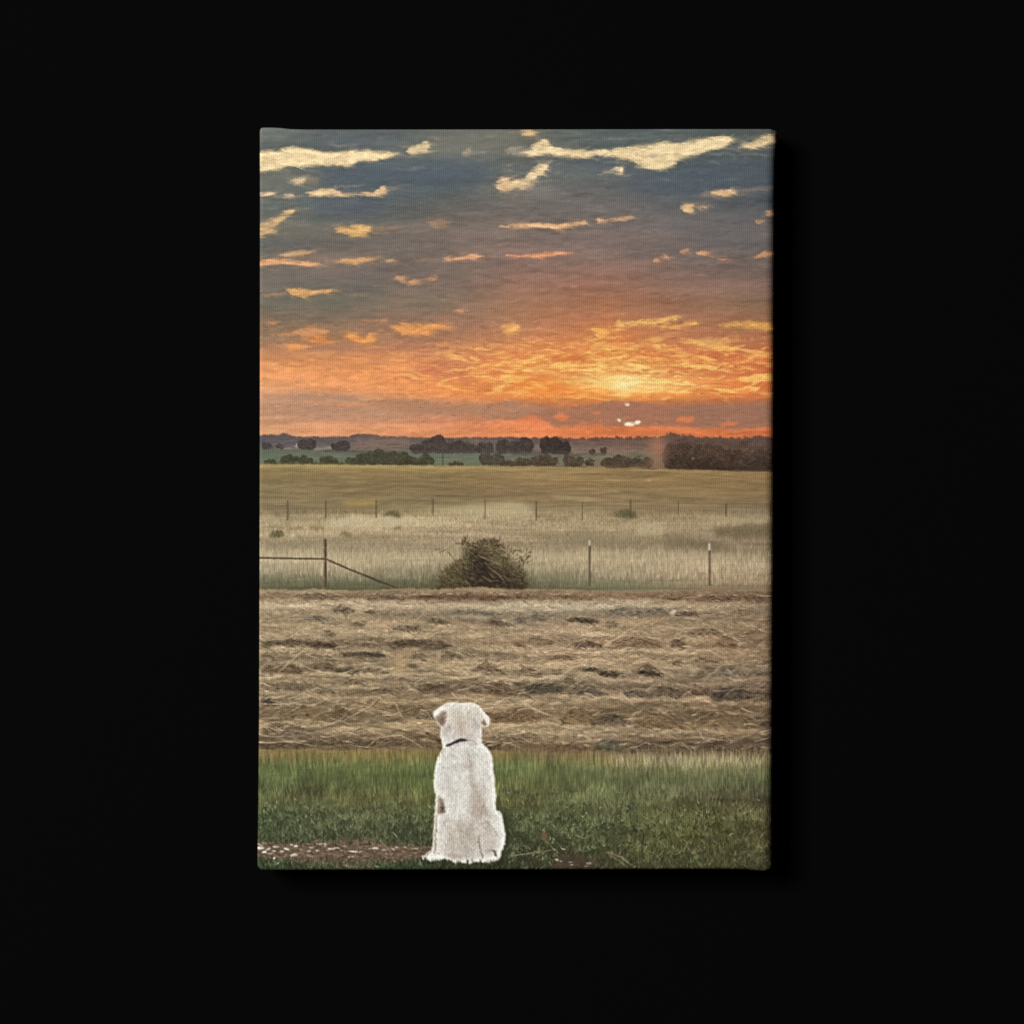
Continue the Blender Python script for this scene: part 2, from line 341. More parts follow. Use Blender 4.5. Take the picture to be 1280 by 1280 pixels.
for p, c, a, sf in ((T1((430,215),(620,190),(900,185),(1100,200),(1150,260),(1000,320),(760,300),(560,285),(380,290),(350,250)), (84,93,102), .6, 6), (T1((300,380),(480,370),(640,400),(600,450),(420,470),(300,430)), (86,91,99), .5, 7), (T2((520,260),(760,250),(980,180),(1232,150),(1232,300),(900,310),(700,350),(560,330)), (83,91,101), .55, 7),
                    (T2((190,172),(380,180),(520,190),(560,230),(420,225),(250,210)), (80,90,102), .5, 5), (T1((50,545),(160,560),(300,600),(200,620),(60,630)), (92,96,98), .5, 5), (T1((200,60),(700,60),(740,120),(480,130),(260,110)), (92,98,104), .5, 5), (T3((50,20),(420,10),(700,90),(500,180),(50,190)), (104,101,99), .45, 9), (T2((700,480),(1000,440),(1232,480),(1232,590),(900,600)), (100,97,102), .45, 9)):
    put(p, c, a, sf, 8, 2)
CF = fbm(9, 1.8, 14, 3, .7)
def cloud(pts, c, a):
    """one lit cloud: the outline is eaten away by long sideways noise, thin edges stay tan and dull"""
    p = np.array(pts); x, y = p[:, 0], p[:, 1]
    area = abs(np.dot(x, np.roll(y, 1))-np.dot(y, np.roll(x, 1)))/2; per = np.linalg.norm(p-np.roll(p, 1, 0), axis=1).sum(); th = 2*area/per
    c = np.array(c, np.float32)
    sl, m = pmask(pts, np.clip(th*.34, .55, 2.6), 1.8 if th > 4 else .9, 1.0 if th > 4 else .6)
    if sl is None: return
    pad = np.minimum(m/max(m.max()*.92, 1e-3), 1)
    f = pad+(.34*CN[sl]+.15*CF[sl])*(1 if th > 4 else .6)*smooth(.01, .3, pad)
    sl2, halo = sl, smooth(.0, .6, pad+.22*CN[sl])*.5*a
    low = c*.58+np.array((46,38,32)); mid = c*.84+np.array((16,8,0)); top_ = np.clip((c*.98)*(1+.13*CN[sl]+.09*CF[sl])[..., None], 0, 250)
    I = IMG[sl]; I = I*(1-halo[..., None])+low*halo[..., None]
    k = smooth(.22, .80, f)[..., None]*a; col_ = mid+(top_-mid)*smooth(.45, 1.05, f)[..., None]
    IMG[sl] = I*(1-k)+col_*k
warm_ = np.clip((IMG[..., 0]-IMG[..., 2]+10)/16, 0, 1)*(1-smooth(400, 430, YY)); IMG += warm_[..., None]*np.array((0, 0, -3.5), np.float32)
rc = np.random.default_rng(19)
for k_, (pts, c, a, s, w) in enumerate(CL):
    p_ = np.array(pts); (xa_, ya_), (xb_, yb_) = p_.min(0), p_.max(0); w_ = xb_-xa_
    for m_ in range(3+int(w_/14)):                    # thin torn wisps trailing off sideways
        x_ = rc.uniform(xa_-.25*w_-4, xb_+.1*w_); y_ = rc.uniform(ya_-3, yb_+3); l_ = rc.uniform(8, 18+.3*w_); d_ = rc.normal(0, 1.2)
        put(ribbon([(x_, y_), (x_+l_*.3, y_+d_), (x_+l_*.7, y_+d_*.4), (x_+l_, y_-d_*.5)], [.3, rc.uniform(.8, 2.2), rc.uniform(.8, 1.8), .3]), np.array(c)*.72+np.array((30,26,24)), rc.uniform(.15, .42), .8, 2, 1)
    cloud(pts, c, a)
    cc_ = p_.mean(0); gp_ = [tuple(v) for v in (p_-cc_)*(1.08, 1.5)+cc_]; ar_ = max(w_*(yb_-ya_)*.5, 10)
    n_ = int(12+ar_/4.5); X, Y = region_pts(gp_, n_, 600+k_); n_ = len(X)      # the brush drags the edges sideways
    strokes(X-4, Y+rc.normal(0, .8, n_), rc.normal(-.03, .2, n_), rc.uniform(4, 15, n_), at(X, Y)*rc.uniform(.94, 1.05, (n_, 1)), .5, 1, rc.normal(0, .5, n_))
    n_ = int(3+ar_/30); X, Y = region_pts(pts, n_, 800+k_); n_ = len(X)
    strokes(X-3, Y, rc.normal(-.03, .18, n_), rc.uniform(3, 9, n_), np.minimum(np.array(c)*1.05, 250), .45*a, 1, rc.normal(0, .5, n_))
# mottling inside the two big clouds
for pts in (CL[0][0], CL[24][0])[:0]:
    sl, m = pmask(pts, 1.5)
    k = (m*np.clip(fbm(16, 5, 77)[sl], 0, 1)*.55)[..., None]; IMG[sl] = IMG[sl]*(1-k)+np.array((214,184,138), np.float32)*k
put(T2((640,165),(670,160),(690,172),(660,182)), (170,152,126), .8, 1.2, 1)
put(T2((600,190),(700,178),(780,172),(720,188),(640,196)), (246,224,180), .6, 1.5, 1)

# ripples of lit cloud over the glow
warp = fbm(46, 16, 41, 3)
r1 = warp_img(fbm(30, 3.9, 42, 4, .66), warp*8, warp*5)
r2 = warp_img(fbm(18, 2.6, 43, 3, .66), warp*8, warp*5)
rip = smooth(.02, .55, r1*.75+r2*.55)
zone = smooth(418, 436, YY+6*WYC+np.interp(XX, [326, 480, 560, 600, 690, 760, 800, 966], [-6, -10, -12, 0, 2, 10, 6, 6]))*(1-smooth(486, 504, YY+5*WYC+np.interp(XX, [326, 560, 760, 966], [34, 6, -2, 0])))
dx = (XX-782)/1.0; dy = (YY-474)
near = np.exp(-(dx/170)**2-(dy/42)**2); mid_ = np.exp(-(dx/330)**2-(dy/60)**2)
wst = .22+.78*smooth(430, 590, XX)
mix(np.clip(rip*zone*(.22+.75*mid_)*wst, 0, .92), np.array((246,184,100)))
mix(np.clip(smooth(.25, .8, r1*.6+r2*.7)*zone*(.1+.95*near), 0, .9), np.array((250,210,124)))
dk = smooth(.05, .6, -(r1*.8+r2*.4))*zone
mix(np.clip(dk*(.25+.45*mid_)*smooth(560, 640, XX), 0, .7), np.array((210,120,74)))
mix(np.clip(dk*.38*(1-smooth(560, 640, XX)), 0, .5), np.array((186,124,88)))
glow = np.exp(-(((XX-784)/60)**2+((YY-478-.02*(XX-786))/9.5)**2)**.85)
mix(np.clip(glow*1.05*(.72+.28*smooth(-.6, .5, r1+.5*r2)), 0, .95), np.array((251,226,146)))
put(T4((330,510),(460,484),(600,482),(720,500),(760,540),(620,568),(540,575),(440,545)), (250,222,140), .55, 3, 3, 1, mod=.5+.5*smooth(-.4, .4, r1))
put(T4((470,540),(500,490),(590,488),(600,520),(560,560)), (252,234,168), .75, 3, 2)
put(T4((0,480),(180,500),(330,545),(480,575),(380,590),(160,590),(0,560)), (238,142,64), .5, 4, 3)
# streaks fanning over the left glow
for (p, c, a) in ((T3((250,345),(420,338),(610,348),(560,364),(420,372),(300,366)), (166,118,92), .8), (T3((760,428),(900,412),(1050,440),(1040,478),(900,490),(800,470)), (198,118,86), .75),
                  (T3((60,400),(180,392),(330,420),(390,436),(200,424)), (186,126,90), .6), (T3((560,428),(620,418),(640,432),(590,436)), (176,122,96), .7),
                  (T3((450,395),(640,385),(760,400),(600,410)), (196,126,86), .6)):
    put(p, c, a, 1.4, 3, 1.2)
for k in range(150):
    x = rng.uniform(330, 640); y = rng.uniform(430, 462); l = rng.uniform(20, 70)
    put(ribbon([(x, y), (x+l*.5, y+rng.normal(0, 1)), (x+l, y+rng.normal(0, 1.5))], [.4, rng.uniform(1, 2.2), .4]), (240,164,96) if rng.random() < .6 else (186,122,88), rng.uniform(.2, .5), .6, 1.5, .8)
for k in range(420):                                  # crisp little lit crests
    x = 780+rng.normal(0, 105); y = 455+rng.normal(0, 17)
    if not (332 < x < 962 and 420 < y < 500): continue
    l = rng.uniform(6, 26); h = rng.uniform(-1.5, 1.5); w = rng.uniform(1.0, 2.6)
    d = np.hypot((x-782)/150, (y-474)/34); c = np.array((252,222,140))*(1-min(d, 1)*.6)+np.array((246,178,84))*min(d, 1)*.6
    put(ribbon([(x, y), (x+l*.35, y-h), (x+l*.7, y+h*.6), (x+l, y)], [.5, w, w*.8, .4]), c, rng.uniform(.35, .8), .55, 2, 1)
    put(ribbon([(x, y+w*.9), (x+l*.4, y+w-h), (x+l, y+w)], [.4, w*.7, .4]), (214,124,72), rng.uniform(.2, .5), .6, 2, 1)
# the low bank of cloud over the horizon
bank = T4((-40,622),(0,606),(60,636),(90,640),(120,620),(180,640),(250,642),(350,626),(450,608),(540,608),(640,614),(720,626),(860,622),(1000,622),(1100,626),(1330,600),(1330,722),(1070,737),(860,728),(760,722),(440,724),(400,716),(300,718),(200,724),(140,692),(100,672),(0,694),(-40,700))
put(bank, (164,116,92), .92, 1.1, 2.5, 1.2)
put(T4((700,632),(1250,610),(1250,716),(1060,728),(800,715)), (152,112,92), .6, 5, 3)
bl = T3((560,618),(640,604),(800,600),(900,618),(1000,626),(1160,618),(1230,598),(1300,612),(1420,640),(1300,676),(1190,690),(1130,700),(1080,682),(940,676),(860,666),(700,664),(600,640))
put(bl, (178,130,100), .92, 1.4, 2.5, 1)
put(T3((100,585),(250,568),(400,582),(500,582),(560,598),(480,606),(320,602),(200,600)), (176,136,110), .85, 1.6, 2.5, 1)
put(T3((50,628),(250,622),(480,630),(640,634),(760,668),(800,700),(500,706),(250,690),(50,672)), (186,140,110), .75, 3.5, 3)
put(T3((270,606),(330,610),(400,622),(560,612),(580,626),(420,632),(300,618)), (222,144,96), .6, 1.2, 2)
for p in (T4((185,672),(230,662),(272,678),(255,702),(205,694)), T4((365,664),(395,654),(425,664),(395,670)), T4((405,700),(425,696),(432,706)), T4((768,700),(785,682),(850,680),(864,692),(840,704),(790,708)), T4((965,716),(1010,700),(1066,710),(1040,722)), T4((300,704),(330,698),(352,710),(320,714))):
    put(p, (226,128,80), .85, 1.0, 1.5, 1)
# bright glints just over the horizon
for p in (ell(784.3, 505.6, 3.0, 1.7), ell(774.2, 525.3, 2.3, 1.5, rot=.5), ell(787.4, 530.0, 6.4, 2.2), ell(797, 528.2, 3.8, 2.3, rot=-.2)):
    put(p, (250,200,160), .5, 1.3); put(p, (253,238,216), .97, .55, .3, .3)
# brush relief of the sky: short strokes that follow the clouds
def redraw(n, y0, y1, lmin, lmax, jit, alpha, ang=.0, aj=.12, x0=320, x1=974, cv=.3, w=1.6, seed=5, gain=1.0):
    r = np.random.default_rng(seed); x = r.uniform(x0, x1, n); y = r.uniform(y0, y1, n)
    c = at(x, y)*(1+r.normal(0, jit, (n, 1)))*gain
    strokes(x-lmax*.3, y, ang+r.normal(0, aj, n), r.uniform(lmin, lmax, n), np.clip(c, 0, 255), alpha, w, r.normal(0, cv, n), batch=350)
redraw(5000, 154, 440, 6, 22, .05, .30)
redraw(5000, 400, 548, 4, 14, .06, .34, aj=.18)

# ---- hills, far field, trees ---------------------------------------------------------------------------------
LAND = YY > 545
land = np.array((.97, .99, .95), np.float32)*grid_fill((540, 556, 566, 576, 581), COLS, [
 [(96,90,94),(100,90,90),(98,88,88),(94,84,84),(112,84,78),(104,82,76),(90,76,70)],
 [(98,92,94),(112,98,92),(104,94,90),(104,92,90),(126,98,86),(110,86,76),(80,66,58)],
 [(98,104,92),(100,104,92),(104,106,94),(108,106,96),(126,110,94),(104,86,72),(72,58,48)],
 [(102,112,94),(104,112,94),(110,114,98),(116,112,98),(130,114,94),(104,86,66),(74,58,46)],
 [(106,112,88),(108,112,86),(112,114,90),(116,110,88),(128,112,86),(104,86,62),(84,66,48)]])
hl = [(316, 640)]+T5((-20,58),(57,54),(110,50),(140,55),(165,44),(190,50),(205,60),(350,62),(480,60),(505,52),(540,46),(590,50),(640,58),(760,63),(900,66),(1050,66),(1200,64),(1242,62))+T6((40,68),(140,66),(270,70),(380,74),(460,68),(500,66),(560,70),(640,63),(700,66),(722,56),(750,46),(780,58),(850,60),(905,66),(960,66),(1000,72),(1060,74),(1110,68),(1160,62),(1300,72))+[(980, 640)]
HILL = part('printed_hill', 'printed dark hazy hills along the horizon')
sl, m = pmask(hl, .7, 0, .8)
IMG[sl] = IMG[sl]*(1-m[..., None])+land[sl]*m[..., None]; LAB[sl][m > .5] = HILL
r = np.random.default_rng(8)                         # little bumps of far trees on the skyline
for k in range(150):
    x = r.uniform(322, 972); yb = np.interp(x, [p[0] for p in hl[1:-1]], [p[1] for p in hl[1:-1]])
    put(ell(x, yb+.8, r.uniform(1, 4), r.uniform(.6, 1.8), 10), (94,80,78) if x < 760 else (92,72,64), r.uniform(.5, .9), .5, 0, 1.0, lab=HILL)
put(T5((490,120),(520,76),(620,64),(760,72),(780,110),(700,122)), (132,108,96), .75, 2, 3, 1)
put(T5((160,112),(235,104),(240,116),(170,120)), (158,142,134), .8, .9, 1); put(T5((300,112),(400,106),(410,120),(310,122)), (152,136,124), .8, .9, 1)
put(T5((205,64),(330,66),(480,74),(470,90),(330,84),(210,80)), (84,82,90), .6, 2, 2)
put(T5((57,60),(200,62),(250,80),(230,100),(57,100)), (82,80,90), .6, 2, 2)
put(T5((1040,70),(1090,68),(1090,90),(1040,90)), (130,108,98), .6, 1.6, 2)
put(T6((280,110),(460,112),(640,110),(640,138),(460,142),(280,138)), (136,110,96), .75, 1.6, 2)
put(T6((95,95),(145,90),(150,132),(95,136)), (128,110,102), .6, 1.6, 2)
strokes(r.uniform(322, 850, 700), r.uniform(547, 563, 700), r.normal(0, .1, 700), r.uniform(4, 18, 700), np.where(r.random((700, 1)) < .5, np.array([[124,104,94]]), np.array([[78,70,74]])), .22, 1)
put(T5((230,92),(240,100),(236,108),(224,106)), (196,186,178), .9, .6)
FIELD = part('printed_green_field', 'printed band of grey green field below the hills')
gp = [(316, 600)]+T5((-20,126),(120,122),(350,128),(500,126),(700,136),(900,138),(1242,140))+T6((100,142),(420,146),(640,150),(700,158))+[(826, 600)]
sl, m = pmask(gp, .8, 0, .6); IMG[sl] = IMG[sl]*(1-m[..., None])+land[sl]*m[..., None]; LAB[sl][m > .5] = FIELD
strokes(r.uniform(322, 800, 500), r.uniform(566, 580, 500), 0, r.uniform(6, 30, 500), np.where(r.random((500, 1)) < .5, np.array([[118,124,106]]), np.array([[88,98,78]])), .25, 1)
put(T5((360,124),(720,130),(720,136),(360,132)), (72,66,62), .6, .8, 1); put(T6((0,138),(440,142),(440,148),(0,146)), (84,72,66), .7, .8, 1)

FN, FN2 = fbm(3.4, 2.8, 300, 2), fbm(4.5, 3.2, 301, 3)
def crown(x0, y0, x1, y1, col, name='printed_tree', label=None, n=70, seed=0, flat=True, lab=None, lump=1.0, a=.90):
    """a small far tree or hedge: lumpy outline, dark inside, flecks of lighter leaf"""
    rr = np.random.default_rng(seed+int(x0*7)); lb = part(name, label) if lab is None else lab; col = tuple(np.array(col)*np.array((.93, .94, .88))+1)
    w, h = x1-x0, y1-y0; k = max(2, int(round(w/max(h, 3)*1.6)))
    B_ = np.zeros((PH, PW), np.float32); bs_ = None
    for i in range(k):
        cx = x0+w*(i+.5)/k+rr.normal(0, w/k*.12); q = 1-.45*abs((i+.5)/k*2-1)**2.5+rr.normal(0, .09)
        hh = h*q*rr.uniform(.82, 1.08)
        sl, m = pmask(ell(cx, y1-hh*.5, w/k*rr.uniform(.6, .85), hh*.52, 14), .9, .8, 1.0)
        B_[sl] = np.maximum(B_[sl], m)
    sl, m = pmask([(x0+w*.04, y1), (x0+w*.08, y1-h*.45), (x0+w*.92, y1-h*.45), (x0+w*.96, y1)], .8, .5, .8); B_[sl] = np.maximum(B_[sl], m)
    ys, xs = np.nonzero(B_ > .01); sl = (slice(max(ys.min()-2, 0), ys.max()+3), slice(max(xs.min()-2, 0), xs.max()+3)); b_ = B_[sl]
    K_ = smooth(.30, .66, b_+.34*FN[sl]*smooth(.02, .3, b_))*a
    LAB[sl][K_ > .5] = lb
    tone = (1+.16*FN2[sl]+.07*(YY[sl]-(y0+y1)/2)/h*-1)[..., None]
    IMG[sl] = IMG[sl]*(1-K_[..., None])+np.array(col, np.float32)*tone*K_[..., None]
    m_ = int(n*w*h/300)+6
    X = rr.uniform(x0+w*.08, x1-w*.08, m_); Y = y1-h*rr.uniform(.05, .92, m_)*(1-.35*((X-x0)/w*2-1)**2)
    c = np.array(col)[None]*np.where(rr.random((m_, 1)) < .5, 1.18, .78)
    strokes(X, Y, rr.uniform(-.8, .8, m_), rr.uniform(1, 2.6, m_), c, .4, 1)
def c5(a, b, c, d): return 310+a/3.7647, 530+b/3.7647, 310+c/3.7647, 530+d/3.7647
def c6(a, b, c, d): return 640+a/3.7647, 530+b/3.7647, 640+c/3.7647, 530+d/3.7647
DT = (72,63,62)
TL = 'printed dark round tree standing on the far hill'
for q in ((60,82,108,118), (130,92,170,116)): crown(*c5(*q), (78,72,76), lab=HILL)
crown(*c5(238,66,318,122), DT, label='printed lone round tree beside the pale far field')
crown(*c5(402,72,476,126), DT, label='printed small dark tree left of the bare hill slope')
crown(*c5(776,62,1072,137), (74,64,62), name='printed_tree_clump', label='printed long clump of dark trees under the horizon')
crown(*c5(1078,80,1148,138), (76,66,64), label='printed tree between the clump and the pair of tall trees')
crown(*c5(1166,60,1225,138), (72,62,60), label='printed taller tree left of centre on the far hill')
crown(310+1225/3.7647, 530+56/3.7647, 640+98/3.7647, 530+136/3.7647, (74,63,62), label='printed wide tree at the centre of the horizon')
crown(*c6(142,56,280,141), (62,51,50), label='printed darkest round tree on the horizon', n=110)
crown(*c6(368,112,388,142), (88,72,66), label='printed tiny tree in the pale far field'); crown(*c6(416,106,442,142), (84,68,64), label='printed second tiny tree nearest the light streak')
HG = (74,70,56)
HL = [c5(78,164,132,187), c5(150,143,238,189), c5(232,152,306,188), c5(338,148,416,189), c5(470,128,790,193), c5(786,146,880,194)]
put(T5((770,126),(1242,124))+T6((0,124),(285,128),(285,140),(0,138))+T5((1242,138),(770,138)), (82,72,68), .55, 1.0, 1, 1)
hb = part('printed_hedge', 'printed dark green hedge running below the far field')
for q in HL: crown(*q, HG, lab=hb, n=110)
crown(*c5(60,178,480,192), (92,90,68), lab=hb)
crown(*c5(1102,122,1188,192), (80,72,64), label='printed bush with a pointed crown at the field edge')
hb2 = part('printed_hedge', 'printed brown broken hedge at the centre of the field edge')
for q in (c5(940,180,1010,197), c5(1186,166,1250,197), c6(0,158,88,197), c6(84,142,218,197), c6(244,146,332,202), c6(348,160,388,197), c6(428,142,562,206), c6(556,142,656,209)): crown(*q, (84,70,60), lab=hb2, n=110)
POLE = part('printed_pole', 'printed thin pole in the green field')
put(ribbon(T5((916,138),(916,196)), 1.1), (60,62,54), .9, .45, lab=POLE)
WOOD = part('printed_wood', 'printed dark brown wood at the right end of the horizon')
wd = T6((716,214),(712,150),(722,100),(752,74),(840,70),(900,76),(960,70),(1020,86),(1100,80),(1170,64),(1300,72),(1300,226),(1100,222),(900,218))
put(wd, (92,73,64), .9, 1.1, 2.5, 1.6, lab=WOOD)
for q_, c_ in (((1130,66,1260,224), (90,72,66)), ((716,92,800,214), (76,58,49)), ((1040,88,1130,222), (88,70,60)), ((780,74,905,216), (70,54,45)), ((880,80,1000,218), (80,62,52)), ((975,108,1085,220), (66,50,43)), ((1085,112,1190,222), (72,56,49)), ((1170,100,1290,224), (78,61,54)),
               ((730,150,860,215), (64,49,40)), ((850,152,990,219), (60,46,38)), ((980,160,1120,221), (66,51,43)), ((1110,160,1280,224), (64,50,43))):
    crown(*c6(*q_), np.array(c_)*1.05, lab=WOOD, a=.85)
rr = np.random.default_rng(56)
for k in range(90):
    x = rr.uniform(700, 966); yb = np.interp(x, [p[0] for p in hl[1:-1]], [p[1] for p in hl[1:-1]]); hgt_ = rr.uniform(1, 4.2)
    put(ell(x, yb+.5-hgt_*.3, rr.uniform(.7, 3.2), hgt_*.6, 9), (98,76,68), rr.uniform(.5, .9), .5, 0, 1.4, lab=HILL)
put(T6((724,70),(760,52),(860,64),(960,70),(1100,74),(1160,66),(1280,74),(1280,100),(1120,112),(1060,90),(960,84),(860,84),(740,92)), (102,80,72), .7, 2.2, 2.5, 1)
rr = np.random.default_rng(55)
for k in range(26):                                  # crowns catching a little light inside the wood
    x = rr.uniform(836, 966); y = rr.uniform(552, 580); w = rr.uniform(4, 11)
    t = np.linspace(np.pi*1.05, np.pi*1.95, 7)
    put(ribbon([(x+w*np.cos(q), y+w*.55*np.sin(q)) for q in t], [.3, .9, 1.2, 1.4, 1.2, .9, .3]), (118,94,80), rr.uniform(.25, .5), .7, 2, 1)
    put(ell(x, y+2.5, w*.7, 2.6, 12), (56,42,36), .4, 1.2, 2, 1)
X, Y = region_pts(wd, 900, 3); strokes(X, Y, rr.uniform(-1.2, .6, 900), rr.uniform(1, 4, 900), np.where(rr.random((900, 1)) < .5, np.array([[96,76,65]]), np.array([[60,46,39]])), .28, 1)
put(T6((846,158),(856,156),(858,166),(848,168)), (176,146,126), .6, .7); put(T6((1068,176),(1080,166),(1086,182),(1074,190)), (104,98,106), .5, 1)
# a pale streak printed where the low light breaks through
put(T6((644,62),(716,62),(726,200),(690,222),(640,206)), (172,126,102), .5, 6, 3)
put(T6((660,66),(704,64),(706,130),(664,140)), (212,122,88), .38, 5)

# ---- gold field, pale grass ------------------------------------------------------------------------------------
gold = (5+(4*smooth(632, 645, YY)*(1-smooth(712, 725, YY)))[..., None])+np.array((1.0,.98,.965),np.float32)*grid_fill((582, 590, 604, 625, 640, 652, 668, 684, 698, 712, 724, 735), COLS, [
 [(150,132,86),(154,136,88),(156,136,88),(158,136,90),(156,132,88),(150,126,82),(142,116,78)],
 [(132,116,80),(138,120,82),(138,120,82),(142,122,82),(144,122,82),(142,118,78),(134,110,74)],
 [(126,112,78),(128,112,78),(130,112,78),(136,114,80),(142,120,82),(142,118,80),(132,110,76)],
 [(130,116,86),(126,112,80),(122,108,78),(130,112,80),(134,116,86),(132,114,82),(124,106,78)],
 [(132,118,90),(136,122,90),(146,132,98),(150,136,104),(134,118,88),(132,116,88),(132,116,88)],
 [(150,136,106),(164,150,116),(166,150,118),(150,136,106),(148,134,102),(146,130,102),(140,124,98)],
 [(152,138,108),(154,140,110),(156,140,112),(148,132,104),(154,140,112),(138,124,98),(126,110,86)],
 [(150,138,112),(146,134,108),(148,134,108),(140,126,98),(144,130,104),(136,122,98),(128,114,90)],
 [(166,152,124),(166,152,122),(162,148,118),(168,154,124),(174,160,128),(172,156,126),(160,144,116)],
 [(154,144,118),(156,144,116),(136,128,102),(152,142,114),(166,152,122),(168,152,124),(158,142,116)],
 [(110,108,84),(110,108,84),(100,98,74),(106,103,79),(128,122,98),(146,132,106),(146,130,104)],
 [(84,86,62),(86,87,63),(80,79,56),(86,86,62),(102,104,80),(126,116,90),(132,116,90)]])
GOLD = part('printed_gold_field', 'printed smooth olive gold field behind the thin fence')
fp = [(316, 800)]+T5((-20,190),(57,189),(400,191),(700,194),(1000,197),(1242,200))+T6((200,202),(500,206),(700,212),(900,216),(1100,222),(1300,224))+[(980, 800)]
sl, m = pmask(fp, .7, 0, .5); IMG[sl] = IMG[sl]*(1-m[..., None])+gold[sl]*m[..., None]; LAB[sl][m > .5] = GOLD
fm = np.zeros((PH, PW), np.float32); fm[sl] = m
n3 = fbm(120, 4, 61, 4, .7); n4 = fbm(30, 3, 62, 3)
IMG *= (1+fm*(.07*n3+.05*n4))[..., None]
def seedx(n, y0, y1, s, x0=318, x1=974):
    q = np.random.default_rng(s); return q, q.uniform(x0, x1, n), q.uniform(y0, y1, n)
q, X, Y = seedx(1500, 582, 632, 71)
strokes(X, Y, q.normal(.02, .05, 1500), q.uniform(6, 34, 1500), at(X, Y)*np.where(q.random((1500, 1)) < .55, 1.09, .90), .3, 1)
put(T6((500,310),(640,330),(850,345),(1000,352),(850,356),(660,346),(540,330)), (108,94,66), .55, 1.6, 2, 1)
put(T6((520,300),(700,318),(1000,330),(1232,320),(1232,340),(980,346),(700,332)), (158,134,90), .5, 2.5, 2)
put(T6((170,340),(260,338),(420,350),(360,360),(220,352)), (172,152,112), .6, 1.4, 2, 1); put(T6((620,266),(658,260),(652,272)), (176,156,120), .8, .7, .5)
put(T5((60,236),(160,230),(240,222),(150,240)), (150,132,90), .6, 1, 1); put(T5((760,250),(900,246),(960,252),(820,258)), (104,92,64), .5, 1.2, 2)
put(T5((430,384),(480,364),(600,358),(606,378),(520,388)), (170,144,82), .75, 1.8, 2, 1)
PALE = part('printed_dry_grass', 'printed tall pale dry grass standing along the fences')
pp = [(316, 745)]+T5((-20,436),(57,440),(130,456),(200,462),(350,458),(480,440),(640,432),(780,412),(860,398),(1000,386),(1150,378),(1242,372))+T6((0,384),(60,384),(110,440),(180,450),(330,452),(480,440),(600,448),(700,440),(800,430),(1010,430),(1232,420),(1300,420))+[(980, 745)]
sl, m = pmask(pp, 1.4, 1.5, 1.5); LAB[sl][m > .5] = PALE
pm = np.zeros((PH, PW), np.float32); pm[sl] = m
IMG *= (1+.05*pm)[..., None]
PB = [  # pale and dark drifts in the dry grass
 (T5((350,470),(500,436),(700,436),(880,450),(970,460),(860,472),(640,486),(420,490)), (188,172,138), .75, 2), (T5((860,422),(1000,398),(1150,378),(1250,374))+T6((60,386),(100,404),(90,436),(0,440)), (180,164,129), .7, 4),
 (T5((57,430),(110,430),(140,452),(57,462)), (168,150,116), .7, 2), (T6((250,400),(420,392),(430,420),(300,424)), (160,142,108), .5, 3),
 (T6((820,436),(1000,430),(1100,440),(1210,440),(1210,470),(1060,470),(900,450)), (168,152,118), .65, 2), (T6((580,476),(700,466),(730,500),(700,520),(600,516)), (178,162,128), .7, 2.5), (T6((160,470),(230,462),(250,480),(180,490)), (172,154,120), .6, 2),
 (T6((700,490),(960,488),(960,512),(760,516)), (158,142,110), .5, 3), (T6((960,490),(1100,474),(1232,480),(1232,520),(1080,540),(960,530)), (112,98,74), .6, 3), (T6((640,530),(800,530),(960,560),(1080,600),(1232,590),(1232,612),(1000,620),(760,580)), (118,104,80), .55, 4),
 (T6((60,520),(340,510),(700,540),(900,570),(600,580),(200,570)), (136,122,94), .55, 4), (T5((57,540),(300,550),(700,560),(1000,570),(1000,592),(500,590),(57,586)), (144,130,102), .5, 4),
 (T6((560,200),(640,205),(640,215),(560,212)), (150,130,90), .3, 2), (T5((420,520),(600,515),(780,520),(600,534)), (150,128,96), .5, 2), (T5((180,490),(240,482),(260,492),(200,496)), (130,112,80), .6, 1.2),
 (T5((280,490),(340,484),(360,494),(300,500)), (132,112,82), .6, 1.2), (T5((420,514),(455,504),(492,518),(470,532),(430,530)), (124,110,80), .7, 1.4), (T5((670,492),(700,478),(722,484),(706,498)), (112,102,72), .75, 1.2)]
for p, c, a, s in PB: put(p, c, a, s, 3, 1.5)
OB = ((T5((632,436),(650,420),(680,414),(714,424),(712,438)), (98,92,62)), (T5((100,532),(118,508),(150,504),(172,520),(150,538)), (96,90,62)), (T6((490,440),(500,414),(540,402),(574,412),(590,440),(560,446)), (98,90,60)))
q = np.random.default_rng(81)
for p, c in OB:
    lb = part('printed_shrub', None); put(p, c, .62 if p is not OB[1][0] else .42, 1.3, 1.5, 1.5, lab=lb)
    X, Y = region_pts(p, 70, 4); strokes(X, Y, q.uniform(-2.4, -.7, 70), q.uniform(2, 5, 70), np.where(q.random((70, 1)) < .5, np.array([[74,70,48]]), np.array([[130,120,84]])), .34, 1)
def blades(n, xa, xb, ya, yb, lo, hi, light, dark, al, s, lean=.12, mul=True, density=None, w=1.0):
    q, X, Y = seedx(n, ya, yb, s, xa, xb)
    if density is not None:
        k = q.random(n) < density(X, Y); X, Y = X[k], Y[k]
    o = np.argsort(Y); X, Y = X[o], Y[o]; n = len(X)
    L = q.uniform(lo, hi, n); f = q.random((n, 1)); b = at(X, Y-L*.3)
    c = b*np.where(f < .5, light, dark)
    strokes(X, Y, -np.pi/2+q.normal(0, lean, n), L, np.clip(c, 0, 250), al, w, q.normal(0, .25, n), batch=250)
blades(3200, 318, 974, 640, 690, 3, 8, 1.13, .84, .36, 91, .35)
for p, c, a, s in PB: put(p, np.array(c)*1.03, a*.9, s, 5, 2.5)
blades(1800, 318, 974, 640, 690, 2, 6, 1.16, .82, .38, 191, .4)
